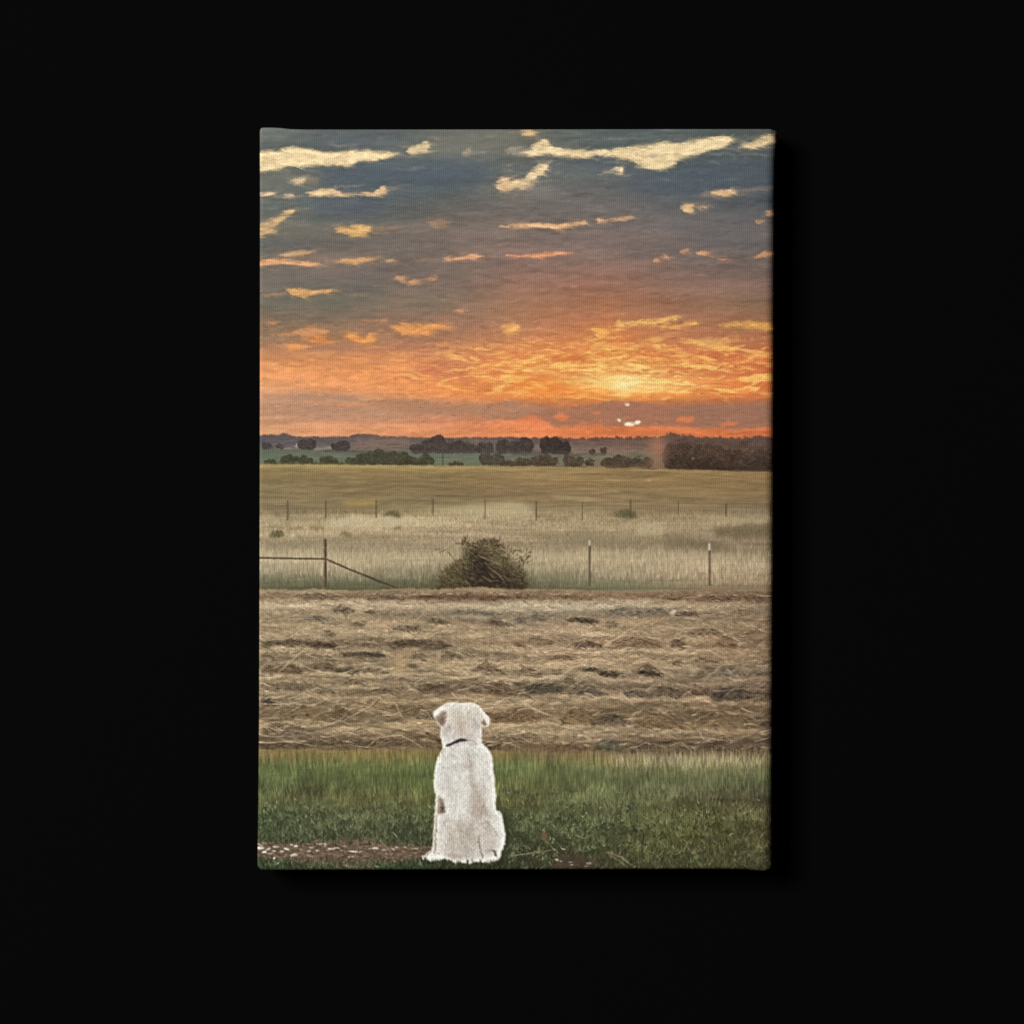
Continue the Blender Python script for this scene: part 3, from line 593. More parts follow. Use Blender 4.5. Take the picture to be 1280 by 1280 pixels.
for p, c in OB: put(p, c, .3, 1.2, 1.5, 1.5)
blades(5200, 318, 974, 690, 726, 5, 15, 1.12, .88, .36, 92, .14)
blades(2600, 318, 974, 714, 737, 5, 12, 1.14, .84, .32, 93, .12)
# ragged pale tops of the tall grass in front of the darker strip
q, X, Y = seedx(1100, 693, 702, 94); strokes(X, Y, -np.pi/2+q.normal(0, .16, 1100), q.uniform(4, 11, 1100), np.array((184,170,136))*(q.uniform(.86, 1.08, (1100, 1))), .34, 1, q.normal(0, .3, 1100))

# far fence
TLF = 'printed thin grey fence post at the edge of the gold field'
for x, a, b in ((187,360,452),(366,360,445),(603,358,442),(871,350,430),(1116,352,450)):
    lb = part('printed_fence_post', TLF); put(ribbon(T5((x, a), (x, b)), 1.25), (84,74,58), .85, .45, lab=lb)
for x, a, b in ((114,364,456),(331,366,452),(558,356,440),(783,362,430),(1008,372,436),(1213,364,436)):
    lb = part('printed_fence_post', TLF); put(ribbon(T6((x, a), (x, b)), 1.25), (86,74,58), .85, .45, lab=lb)
for y0 in (370, 402):
    put(ribbon(T5((57,y0+2),(366,y0),(603,y0-4),(871,y0-8),(1116,y0-6),(1242,y0-2))+T6((114,y0+4),(558,y0-2),(1008,y0+8),(1260,y0+4)), .6), (96,86,66), .22, .4)
# near fence with its rails, white tipped posts
NP = part('printed_wooden_post', 'printed brown wooden post carrying two rails')
RL = part('printed_rail', 'printed level rail running left from the wooden post'); put(ribbon(T5((40,630),(200,633),(360,635)), 1.9), (66,56,45), .95, .5, 0, .25, lab=RL)
put(ribbon(T5((57,627),(360,632)), .7), (116,102,82), .5, .4)
RD = part('printed_rail', 'printed sloping rail running down right from the wooden post')
put(ribbon(T5((370,636),(480,684),(590,726),(700,772)), [1.6,1.7,1.6,1.3]), (72,60,48), .9, .5, 0, .3, lab=RD); put(ribbon(T5((380,646),(490,692),(560,722)), 1.1), (82,68,54), .75, .5, lab=RD); put(ribbon(T7((550,-2),(620,30),(690,50)), [1.6,1.6,1.2]), (74,62,48), .9, .5, lab=RD)
put(ribbon(T5((364,540),(364,766)), 3.1), (86,68,50), .97, .5, 0, .2, lab=NP); put(ribbon(T5((361,545),(361,760)), .9), (118,96,72), .6, .4); put(ribbon(T5((368,545),(368,760)), .9), (58,46,36), .6, .4)
for (x, a, t, b) in ((365,545,573,762),(929,560,594,760)):
    lb = part('printed_fence_post', 'printed grey fence post with a white painted tip', None); tp = part('printed_post_tip', None, lb)
    put(ribbon(T6((x+1, t), (x, b)), 2.1), (98,84,66), .95, .5, 0, .2, lab=lb); put(ribbon(T6((x+4, t), (x+3, b)), .7), (62,54,42), .6, .4)
    put(ribbon(T6((x, a), (x, t)), 2.3), (202,194,178), .95, .5, lab=tp)

# bush on the fence line
BUSH = part('printed_bush', 'printed dark tangled bush on the near fence line')
def TB(*p): return T(530, 640, *p, s=8.0)
bp = TB((140,775),(190,660),(250,590),(330,520),(395,490),(400,400),(385,330),(410,285),(470,335),(530,300),(620,285),(690,305),(760,300),(805,350),(835,420),(838,505),(930,515),(990,600),(1045,775))
put(TB((60,775),(120,640),(260,560),(400,520),(900,520),(1040,600),(1120,775)), (98,94,68), .5, 6, 5, 2)
put(bp, (84,75,48), .72, 2.6, 4, 3.5, lab=BUSH)
put(TB((150,775),(230,640),(340,560),(420,600),(420,775)), (80,72,46), .6, 4, 4, 3)
put(TB((430,775),(440,600),(470,400),(530,340),(600,400),(640,560),(840,600),(960,680),(980,775)), (56,45,34), .82, 3.5, 4, 3)
put(TB((490,500),(520,420),(570,430),(620,520),(630,620),(560,640),(500,590)), (44,34,32), .7, 2.5, 3, 2); put(TB((700,660),(760,640),(810,700),(790,745),(720,740)), (46,38,34), .6, 2, 2, 2)
q = np.random.default_rng(95); X, Y = region_pts(bp, 3000, 7)
an = -np.pi/2+(X-612)/90+q.normal(0, .5, 3000); c = at(X, Y)*np.where(q.random((3000, 1)) < .58, .70, 1.2)
strokes(X, Y+2, an, q.uniform(2, 8, 3000), c, .38, 1, q.normal(0, .7, 3000))
X, Y = region_pts(bp, 260, 17); strokes(X, Y, q.uniform(-.2, .9, 260), q.uniform(3, 11, 260), np.where(q.random((260, 1)) < .55, np.array([[44,34,28]]), np.array([[128,110,82]])), .45, .8, q.normal(0, .4, 260))
for p in (TB((530,430),(620,470),(700,495),(780,532)), TB((645,556),(720,605),(800,680)), TB((600,330),(660,350)), TB((580,640),(680,700)), TB((440,360),(490,350))): put(ribbon(p, 1.0), (156,136,106), .7, .45, .5, .3)
def sprigs(pts, n, sd, lo=3, hi=9, al=.5):
    q = np.random.default_rng(sd); X, Y = region_pts(pts, n, sd)
    strokes(X, Y, -np.pi/2+(X-612)/50+q.normal(0, .6, n), q.uniform(lo, hi, n), np.where(q.random((n, 1)) < .75, np.array([[82,70,48]]), np.array([[124,110,80]])), al, 1, q.normal(0, .7, n))
sprigs(TB((820,340),(900,380),(1060,400),(1040,500),(990,580),(830,500)), 80, 401, 3, 8, .36); sprigs(TB((380,340),(390,280),(470,330),(620,280),(760,290),(800,340)), 130, 402, 2, 6)
sprigs(TB((120,700),(240,560),(390,470),(400,560),(260,680)), 160, 403, 3, 9, .4); sprigs(TB((400,260),(440,260),(460,330),(410,330)), 12, 404, 3, 7)
for p in (TB((110,385),(130,370),(160,372)), TB((160,415),(165,400),(225,375)), TB((235,398),(270,430),(300,475),(340,495)), TB((320,318),(360,315),(400,345)), TB((400,275),(430,310),(480,350)), TB((860,370),(890,420)), TB((910,385),(950,385)), TB((1050,410),(1080,400)), TB((985,560),(995,500),(1040,440))): put(ribbon(p, 1.0), (92,78,54), .75, .45)

# ---- mown hay --------------------------------------------------------------------------------------------------
HAY = part('printed_mown_hay', 'printed mown field covered in rows of cut straw')
hay = grid_fill((737, 742, 746, 750, 757, 764, 770, 776, 786, 796, 803, 812, 822, 834, 846, 853, 862, 874, 884, 892, 906, 918, 924, 930, 936, 940), COLS, [
 [(150,130,100),(150,130,100),(142,120,92),(148,126,98),(152,128,98),(148,124,94),(134,110,84)],
 [(138,118,90),(130,108,82),(124,100,76),(120,96,72),(138,112,84),(132,106,80),(118,94,70)],
 [(128,108,82),(120,98,74),(114,92,68),(110,88,66),(132,106,80),(118,94,70),(106,84,62)],
 [(148,128,98),(148,126,98),(148,126,98),(150,130,100),(150,128,100),(142,118,90),(126,104,80)],
 [(170,150,120),(166,146,116),(166,146,116),(170,154,126),(164,148,120),(158,138,108),(138,116,90)],
 [(158,138,108),(150,130,102),(148,130,102),(150,134,108),(144,128,102),(142,122,94),(128,108,84)],
 [(146,126,98),(148,128,98),(136,118,92),(138,122,98),(132,114,90),(140,120,92),(128,106,82)],
 [(150,130,100),(152,132,100),(146,124,96),(138,118,94),(148,126,96),(152,130,98),(132,110,84)],
 [(156,136,104),(160,138,106),(160,138,106),(160,136,106),(166,142,108),(160,136,104),(138,114,86)],
 [(146,126,96),(148,128,98),(152,132,100),(152,128,98),(150,126,96),(148,124,94),(128,104,78)],
 [(118,100,76),(116,98,74),(120,100,76),(140,116,88),(138,112,86),(138,114,86),(122,98,74)],
 [(152,132,100),(150,130,98),(152,132,100),(160,136,104),(162,138,106),(158,134,102),(136,112,84)],
 [(128,110,84),(132,114,86),(140,120,92),(152,128,98),(156,132,100),(154,130,100),(132,108,82)],
 [(136,118,90),(140,120,92),(152,132,100),(156,134,102),(152,130,100),(144,122,94),(124,104,80)],
 [(146,126,96),(150,130,98),(156,134,102),(154,134,102),(142,122,94),(136,116,90),(120,100,78)],
 [(140,120,92),(144,124,94),(140,120,92),(142,122,94),(136,116,90),(132,112,86),(112,92,72)],
 [(128,110,82),(132,112,84),(112,92,68),(108,90,68),(104,86,66),(96,80,62),(94,78,60)],
 [(144,124,94),(146,126,94),(150,128,96),(156,134,102),(154,132,100),(150,128,96),(128,106,80)],
 [(124,106,80),(128,108,80),(130,108,80),(136,112,84),(132,110,82),(128,106,78),(112,92,68)],
 [(112,94,68),(112,94,68),(116,94,68),(118,96,68),(112,92,66),(110,90,64),(100,80,60)],
 [(142,122,92),(146,126,94),(146,124,92),(152,130,98),(152,130,98),(144,122,92),(120,98,72)],
 [(126,108,82),(132,112,84),(134,112,84),(154,132,100),(156,134,102),(146,124,94),(122,102,76)],
 [(108,90,66),(112,92,66),(112,92,66),(130,108,80),(128,106,80),(116,96,72),(104,86,64)],
 [(86,72,54),(92,76,56),(98,78,56),(104,84,60),(94,76,58),(90,74,56),(86,70,54)],
 [(100,84,58),(102,86,58),(104,86,58),(118,96,66),(112,92,66),(106,86,64),(94,76,56)],
 [(114,98,64),(116,98,64),(114,96,64),(126,104,70),(124,104,74),(118,98,72),(102,84,60)]])
hay = 4+1.045*warp_img(hay, 6*WXC, (fbm(70, 14, 108, 3)*5.5*smooth(742, 790, YY)*(1-smooth(926, 938, YY)))+1.2*WYF)
hp = [(316, 1000)]+T7((-30,62),(57,64),(130,66),(230,68),(330,60),(420,66),(520,70),(620,64),(760,58),(900,64),(1010,56),(1100,52),(1242,62))+T8((40,64),(160,62),(260,66),(420,68),(640,70),(800,68),(900,58),(960,60),(1020,70),(1300,74))+[(980, 1000)]
sl, m = pmask(hp, .8, .8, 1.2); IMG[sl] = IMG[sl]*(1-m[..., None])+hay[sl]*m[..., None]; LAB[sl][m > .5] = HAY
hm = np.zeros((PH, PW), np.float32); hm[sl] = m; hm *= 1-smooth(938, 946, YY)
DB, BR, RB, GY = (84,70,53), (112,95,72), (122,98,73), (116,104,86)
def bx(tf, x0, x1, y0, y1, k='l'):
    w, h = x1-x0, y1-y0
    if k == 't': return tf((x0,y1),(x0+w*.2,y0+h*.62),(x0+w*.42,y0+h*.1),(x0+w*.55,y0),(x0+w*.75,y0+h*.4),(x1,y1-h*.1),(x0+w*.7,y1))
    if k == 'm': return tf((x0,y1),(x0+w*.08,y0+h*.4),(x0+w*.25,y0+h*.1),(x0+w*.5,y0),(x0+w*.78,y0+h*.2),(x1,y1-h*.25),(x0+w*.85,y1),(x0+w*.4,y1-h*.1))
    return tf((x0,y0+h*.6),(x0+w*.2,y0+h*.15),(x0+w*.5,y0),(x0+w*.8,y0+h*.25),(x1,y0+h*.7),(x0+w*.75,y1),(x0+w*.4,y1-h*.1),(x0+w*.15,y1))
MOUNDS = []
for a in ((220,450,82,112,BR),(530,760,88,116,BR),(760,1280,84,114,(104,78,58)),(390,500,140,176,BR),(530,655,160,176,BR),(905,1190,158,186,GY),(240,385,184,208,GY),(830,955,194,226,BR),(1115,1235,208,232,DB),
          (480,550,216,236,BR),(660,830,232,262,BR),(340,420,256,286,BR),(57,330,298,330,DB),(280,432,304,346,(78,62,46)),(430,640,308,338,BR),(625,970,298,346,(88,72,54)),
          (430,665,354,384,DB),(750,842,360,392,BR),(895,1012,354,392,BR),(200,440,370,404,BR),(57,130,356,386,BR),(57,275,412,460,(98,80,58)),(260,445,400,452,(104,84,62)),(400,520,428,462,DB),(520,660,434,462,BR),
          (740,792,412,430,BR),(1028,1205,404,452,RB,'t'),(795,965,502,556,(96,78,58)),(1108,1245,494,562,(98,76,56),'t'),(960,1120,514,552,BR),(57,330,498,540,BR),(440,560,484,508,BR),(300,470,530,556,BR),(560,700,528,556,BR),
          (57,125,578,606,(74,62,50)),(100,240,572,596,BR),(130,400,606,680,(112,92,64),'m'),(380,480,612,680,(100,82,56)),(520,660,574,620,(122,100,72),'t'),(700,860,600,666,(112,92,66),'m'),(780,880,640,672,BR),(1140,1300,640,690,(106,84,60)),
          (60,240,690,742,(98,80,58),'m')):
    MOUNDS.append((bx(T7, a[0], a[1], a[2], a[3], a[5] if len(a) > 5 else 'l'), a[4]))
for a in ((0,62,82,112,(104,78,58)),(60,420,88,112,RB),(700,800,94,112,(112,82,60)),(850,1240,90,118,(108,82,60)),(430,625,154,186,GY),(620,740,150,180,GY),(748,885,164,188,(100,80,64)),(1028,1114,152,180,RB,'t'),(255,405,194,222,DB),(430,512,214,236,BR),
          (60,180,182,214,GY),(0,80,200,224,GY),(276,436,308,338,(92,70,54)),(455,710,282,338,RB,'m'),(738,812,296,336,(110,86,64)),(940,1065,278,338,(120,92,67),'t'),(1065,1190,248,276,RB),(1070,1185,318,344,RB),(820,990,246,278,RB),(0,70,296,336,RB),(60,200,290,326,RB),
          (155,310,372,392,RB),(720,790,398,414,RB),(840,1000,384,402,RB),(335,420,428,450,DB),(400,525,446,476,(74,62,50)),(545,720,412,462,(110,90,66),'t'),(580,710,444,466,(62,52,44)),(860,960,444,474,BR),(960,1060,440,474,GY),(1060,1232,440,474,BR),
          (0,160,436,466,BR),(0,70,500,552,BR),(55,255,502,548,(72,66,50)),(180,340,478,522,BR,'t'),(250,445,522,566,(98,84,68)),(520,655,536,572,(90,78,64)),(645,805,518,578,(94,78,60),'m'),(798,960,508,566,(110,86,65),'m'),(940,1140,524,588,(72,60,50),'m'),(1120,1240,540,590,(96,78,60)),
          (-20,118,606,692,(114,90,62),'m'),(225,410,622,704,(112,90,62),'m'),(375,560,650,704,(78,64,50),'m'),(555,830,642,722,(108,86,60),'m'),(820,1160,646,724,(114,92,64),'m'),(1150,1250,680,716,(84,70,52))):
    MOUNDS.append((bx(T8, a[0], a[1], a[2], a[3], a[5] if len(a) > 5 else 'l'), a[4]))
for a in ((57,320,98,136,(84,70,50)),(320,520,100,134,(92,76,54)),(560,880,86,128,(96,78,56),'m'),(1100,1280,70,104,BR),(1120,1280,118,146,(88,68,50)),(120,330,30,80,BR,'m')): MOUNDS.append((bx(T9, *a[:4], a[5] if len(a) > 5 else 'l'), a[4]))
for a in ((-20,400,112,156,(104,80,58)),(390,520,92,160,(78,76,62),'m'),(500,720,108,162,(92,74,58),'m'),(720,880,120,172,(82,66,50),'m'),(860,1090,100,162,(80,64,50),'m'),(1080,1250,130,168,(88,70,52)),(10,130,64,86,BR),(250,340,76,92,BR)): MOUNDS.append((bx(T10, *a[:4], a[5] if len(a) > 5 else 'l'), a[4]))
w2 = fbm(60, 20, 101, 3)
HT = warp_img(fbm(95, 15, 102, 5, .6), w2*16, w2*7)+.5*fbm(34, 9, 103, 4, .6)      # lie of the straw
def heap(x0, x1, y0, y1, k):
    cx, cy = (x0+x1)/2, (y0+y1)/2; w, h = (x1-x0)/2, (y1-y0)/2
    g = np.exp(-((XX-cx)/(w*.8))**2-((YY-cy)/(h*1.1))**2); return k*g
for P_, col_m in MOUNDS:
    p_ = np.array(P_); (xa_, ya_), (xb_, yb_) = p_.min(0), p_.max(0); HT += heap(xa_, xb_, ya_-2, yb_+3, .55)
gy, gx = np.gradient(blur(HT, 2, 1)); FLOW = np.clip(np.arctan2(-gx*4.5, np.abs(gy)*3+.10)*np.sign(gy+1e-6), -.6, .6)
FLOW = blur(FLOW, 3, 1.5)
depth = smooth(745, 900, YY)
n7 = fbm(3, 2, 104, 2); n6 = fbm(26, 6, 103, 4, .6)
lit = np.clip(-gy*9, -1, 1)
IMG *= (1+hm*(.11*lit+.07*HT+.04*n7)*(.65+.5*depth))[..., None]
mix(hm*np.clip(fbm(70, 12, 106), 0, 1)*.16, (150,116,84))
def straw(n, y0, y1, lo, hi, c, al, s, aj=.14, cv=.5, w=1., x0=318, x1=974, ang=0, rel=None):
    q, X, Y = seedx(n, y0, y1, s, x0, x1); o = np.argsort(Y); X, Y = X[o], Y[o]
    sc = .45+.75*(Y-740)/190; iy, ix = (Y-PY0).astype(int), np.clip((X-PX0).astype(int), 0, PW-1)
    fl = FLOW[iy, ix]
    col_ = np.array(c)*q.uniform(.86, 1.12, (n, 1)) if rel is None else np.clip(at(X, Y)*rel*q.uniform(.93, 1.07, (n, 1)), 0, 245)
    strokes(X-lo*.6, Y, q.normal(0, aj, n), q.uniform(lo, hi, n)*sc, col_, al, w, q.normal(0, cv*.6, n), batch=300, field=FLOW)
straw(6500, 738, 938, 3, 13, None, .34, 111, rel=.85)
straw(6500, 738, 938, 3, 13, None, .34, 112, rel=1.15)
def mound(pts, col, a=.8, s=1.3, seed=1, crest=(186,164,126), n=None, up_=True):
    """a heap of cut straw: dark hollow with bent pale stems laid over it"""
    put(pts, col, a*1.1, s*1.1, 3.6, 2.2)
    p = np.array(pts); x0, y0 = p.min(0); x1, y1 = p.max(0); w, h = x1-x0, y1-y0
    n = n or int(14+w*h/16); q = np.random.default_rng(seed+int(x0*13+y0)); X, Y = region_pts(pts, n, seed); n = len(X)
    xc = (x0+x1)/2; slope = np.clip((X-xc)/(w*.5+1), -1, 1)*min(1.0, h/w*2.2)
    f = q.random((len(X), 1)); c = np.where(f < .55, np.array(col)[None]*.78, np.array(col)[None]*.68+np.array(crest)[None]*.32)
    strokes(X, Y, np.arctan(slope)+q.normal(0, .35, len(X)), q.uniform(3, 11, len(X)), c, .5, 1, q.normal(0, .8, len(X)))
    k = max(3, int(w/7)); X = x0+w*q.random(k); top = y0+h*.3*((X-xc)/(w*.5))**2
    if up_: strokes(X-3, top-.5, np.arctan(np.clip((X-xc)/(w*.5), -1, 1)*min(.8, h/w*2))+q.normal(0, .2, k), q.uniform(5, 14, k), np.array(crest)*q.uniform(.85, 1.02, (k, 1)), .45, 1, q.normal(.2, .5, k))
for P_, col_m in MOUNDS: mound(P_, np.array(col_m)*1.05+3, .68)
for pts, w in ((T8((530,565),(620,555),(680,540)), 1), (T8((940,555),(1000,575),(1075,590)), 3), (T8((900,540),(940,575)), 2), (T8((600,455),(700,452)), 2.4), (T8((420,458),(500,470)), 2.4), (T10((398,132),(420,140)), 5), (T10((722,150),(745,160)), 3.5),
               (T7((430,368),(560,366),(640,372)), 2), (T7((360,322),(420,340)), 2), (T7((60,590),(120,598)), 2.6), (T8((300,200),(390,218)), 1.8), (T7((690,318),(780,322)), 2.2), (T8((0,505),(40,515)), 2)): put(ribbon(pts, w), (58,47,37), .55, .9, 1, 1)
q, X, Y = seedx(3600, 745, 938, 121); k = q.random(3600) < (.2+.8*smooth(-.1, .5, n6[(Y-PY0).astype(int), (X-PX0).astype(int)]))
X, Y = X[k], Y[k]; o = np.argsort(Y); X, Y = X[o], Y[o]; n = len(X)     # upright stubble
strokes(X, Y, -np.pi/2+q.normal(0, .25, n), q.uniform(3, 8, n)*(.4+.6*(Y-740)/190), np.clip(at(X, Y)*np.where(q.random((n, 1)) < .6, 1.2, .78), 0, 240), .42, 1)
straw(3600, 740, 936, 4, 16, None, .38, 113, .25, .9, rel=1.2)
straw(2800, 740, 936, 4, 14, None, .38, 115, .25, .9, rel=.78)
straw(130, 745, 936, 18, 50, None, .36, 116, .08, .3, rel=1.22)
straw(160, 745, 936, 14, 44, None, .38, 117, .08, .3, rel=.74)
straw(110, 800, 936, 14, 36, (194,175,140), .42, 114, .3, .8)
hb_ = hm*smooth(736, 742, YY); k_ = (IMG-blur(IMG, 9, 6)); IMG += k_*(hb_*.22)[..., None]
g_ = IMG.mean(-1, keepdims=True); IMG += (g_-IMG)*(hb_*.10)[..., None]
# single long stems seen in the picture
for p, c in ((T7((130,465),(190,410),(290,325)), 0), (T7((240,415),(330,450),(450,462),(520,430)), 0), (T7((780,215),(830,175)), 0), (T7((1000,470),(1030,445)), 1), (T8((420,335),(480,300),(600,225)), 0), (T8((150,500),(230,470),(300,425)), 0), (T8((20,605),(70,602),(110,630),(220,670)), 0),
             (T8((540,690),(580,645),(610,635)), 0), (T8((790,575),(830,545),(850,560)), 0), (T8((1010,560),(1050,530)), 0), (T8((830,555),(850,530)), 0), (T7((450,680),(560,620),(620,570),(660,600)), 0), (T7((660,620),(690,590),(730,670)), 0), (T9((470,80),(520,30),(560,40)), 0), (T9((560,130),(620,80),(720,70),(820,130)), 0), (T9((57,110),(200,100),(330,125)), 0),
             (T9((100,20),(160,50),(180,20)), 0), (T8((740,300),(820,280),(900,310)), 0), (T8((760,180),(770,160)), 1), (T7((57,600),(150,605),(280,590)), 0), (T8((180,340),(220,310)), 0), (T10((870,40),(900,90),(1060,100)), 0)):
    put(ribbon(p, [.6]+[1.25]*(len(p)-2)+[.6]), (206,186,150) if not c else (222,208,182), .8, .5, 1.0, .4)
put(T7((57,142),(150,140),(220,150),(140,156),(57,154)), (182,164,134), .7, 1.2, 1.5, 1); put(T8((-20,146),(60,148),(220,156),(340,150),(330,162),(160,162),(20,158)), (190,178,154), .7, 1.3, 1.5, 1); put(T8((740,176),(760,158),(776,164),(760,184)), (214,198,172), .8, .8, 1)
put(T7((690,365),(735,365),(742,450),(690,455)), (208,170,126), .5, 4.5, 1.5); put(ribbon(T7((655,218),(657,245)), 1.6), (196,140,120), .8, .6); put(ribbon(T7((663,250),(664,285)), 1.0), (100,80,62), .6, .5)
put(T7((740,340),(800,350),(770,370),(735,360)), (180,150,110), .5, 3)

# ---- lawn --------------------------------------------------------------------------------------------------------
LAWN = part('printed_lawn', 'printed strip of green grass in front of the mown field')
lawn = 6+np.array((1.14,1.09,1.0),np.float32)*grid_fill((938, 944, 950, 960, 975, 990, 1005, 1020, 1040, 1060, 1075, 1090), COLS, [
 [(114,100,66),(116,100,66),(116,98,66),(120,102,68),(116,98,70),(110,92,70),(98,80,58)],
 [(104,98,64),(110,102,64),(110,100,64),(110,100,66),(118,106,76),(124,112,84),(104,92,68)],
 [(84,90,58),(92,98,60),(92,98,60),(90,96,60),(120,114,84),(136,126,96),(112,104,78)],
 [(80,92,60),(82,94,60),(80,94,60),(82,94,62),(92,98,68),(104,106,78),(94,98,72)],
 [(76,88,58),(76,86,54),(76,88,54),(84,92,58),(84,92,64),(84,92,66),(78,84,62)],
 [(74,82,56),(76,80,52),(78,86,54),(82,88,56),(84,92,64),(78,80,60),(66,66,50)],
 [(72,80,54),(82,84,56),(78,84,52),(80,84,54),(86,92,64),(84,86,58),(68,66,48)],
 [(66,78,54),(80,86,62),(72,80,54),(70,78,52),(76,84,58),(80,84,54),(74,74,50)],
 [(62,74,52),(74,82,60),(70,78,56),(62,70,48),(70,76,52),(78,82,50),(76,74,48)],
 [(58,66,48),(64,70,50),(60,66,46),(62,66,46),(68,72,48),(74,76,48),(72,70,46)],
 [(54,62,44),(56,60,44),(54,60,42),(60,60,44),(64,66,46),(68,70,46),(68,64,44)],
 [(48,56,40),(46,54,38),(46,52,38),(52,54,40),(58,60,42),(62,62,42),(62,58,42)]])
lp = [(316, 1100), (316, 939)]+T9((57,142),(240,146),(420,148),(620,146),(880,150),(1240,150))+T10((100,156),(300,164),(480,176),(640,182),(900,180),(1060,180),(1300,184))+[(980, 1100)]
sl, m = pmask(lp, 1.2, 1.0, 1.5); IMG[sl] = IMG[sl]*(1-m[..., None])+lawn[sl]*m[..., None]; LAB[sl][m > .5] = LAWN
lm = np.zeros((PH, PW), np.float32); lm[sl] = m
IMG *= (1+lm*(.15*fbm(34, 13, 131, 4)+.08*fbm(9, 6, 132, 3)))[..., None]
for p, c, a, s in ((T9((180,350),(240,322),(290,312),(350,335),(330,352),(240,356)), (66,60,42), .8, 1.6), (T9((370,290),(420,268),(450,282),(400,296)), (60,66,42), .7, 1.6), (T9((80,360),(180,350),(260,362),(180,382),(90,385)), (98,92,62), .5, 2.5),
                   (T10((620,340),(760,330),(840,350),(760,366),(640,360)), (108,112,82), .5, 3), (T10((735,372),(780,376),(760,384)), (56,50,36), .8, .9), (T10((920,372),(1000,360),(1080,374),(1060,384),(940,382)), (52,48,36), .8, 1.2), (T10((1090,378),(1232,370),(1232,396),(1110,394)), (62,58,44), .7, 2), (T10((910,322),(1080,314),(1232,330),(1100,344),(930,338)), (66,68,50), .6, 3),
                   (T10((500,196),(620,188),(820,180),(1040,184),(1040,204),(820,216),(640,216)), (150,140,106), .55, 2), (T10((740,385),(900,380),(960,400),(780,410)), (76,74,46), .5, 3), (T10((140,370),(330,350),(330,400),(180,410)), (104,104,74), .4, 5), (T10((380,400),(500,400),(480,425),(390,422)), (104,104,76), .4, 3),
                   (T9((650,500),(830,480),(860,560),(700,580)), (54,60,42), .4, 5)):
    put(p, c, a, s, 3, 2)
lowd = smooth(985, 1030, YY)*lm; IMG *= (1-.10*lowd)[..., None]
# upright blades, back to front
def gb(n, y0, y1, lo, hi, al, s, lean, li=1.22, dk=.74, w=1.):
    blades(n, 318, 974, y0, y1, lo, hi, li, dk, al, s, lean, w=w)
q, X, Y = seedx(1300, 938, 956, 140); strokes(X, Y+4, -np.pi/2+q.normal(0, .14, 1300), q.uniform(6, 17, 1300), np.where(q.random((1300, 1)) < .5, np.array([[156,132,90]]), np.where(q.random((1300, 1)) < .5, np.array([[102,110,68]]), np.array([[86,72,48]]))), .28, 1)
q, X, Y = seedx(420, 944, 958, 141, 770, 974); strokes(X, Y+3, -np.pi/2+q.normal(0, .22, 420), q.uniform(5, 13, 420), np.array((176,166,132))*q.uniform(.85, 1.1, (420, 1)), .32, 1)
gb(4200, 950, 1000, 8, 22, .34, 142, .12, 1.26, .8)
gb(4200, 985, 1040, 5, 17, .38, 143, .28, 1.30, .76)
gb(4600, 1020, 1092, 3, 13, .46, 144, .6, 1.30, .68)
q, X, Y = seedx(900, 1005, 1090, 145); strokes(X, Y, q.uniform(-2.7, -.4, 900), q.uniform(3, 11, 900), np.where(q.random((900, 1)) < .6, np.array([[128,136,98]]), np.array([[38,44,28]]))*q.uniform(.85, 1.12, (900, 1)), .5, 1, q.normal(0, .7, 900))
q, X, Y = seedx(150, 1000, 1085, 146); strokes(X, Y, q.uniform(-2.6, -.5, 150), q.uniform(3, 7, 150), np.array((168,168,136)), .55, 1, q.normal(0, .5, 150))
def tufts(n, x0, x1, y0, y1, sd, c=(116,126,86), al=.4):
    q = np.random.default_rng(sd)
    for _ in range(n):
        x = q.uniform(x0, x1); y = q.uniform(y0, y1); m = int(q.integers(5, 13)); a0 = q.uniform(-2.2, -.9)
        put(ell(x, y, q.uniform(3, 8), q.uniform(1.5, 3.5), 9), (44,50,32), .35, 1.6, 2, 1.5)
        strokes(x+q.normal(0, 3, m), y+q.normal(0, 1.5, m), a0+q.normal(0, .6, m), q.uniform(3, 10, m), np.array(c)*q.uniform(.7, 1.12, (m, 1)), al, 1, q.normal(0, .7, m))
tufts(55, 328, 545, 1004, 1050, 411); tufts(60, 630, 800, 985, 1080, 412, (124,130,92)); tufts(40, 780, 966, 1020, 1084, 413, (126,126,84)); tufts(24, 330, 540, 1076, 1086, 414, (120,130,94))
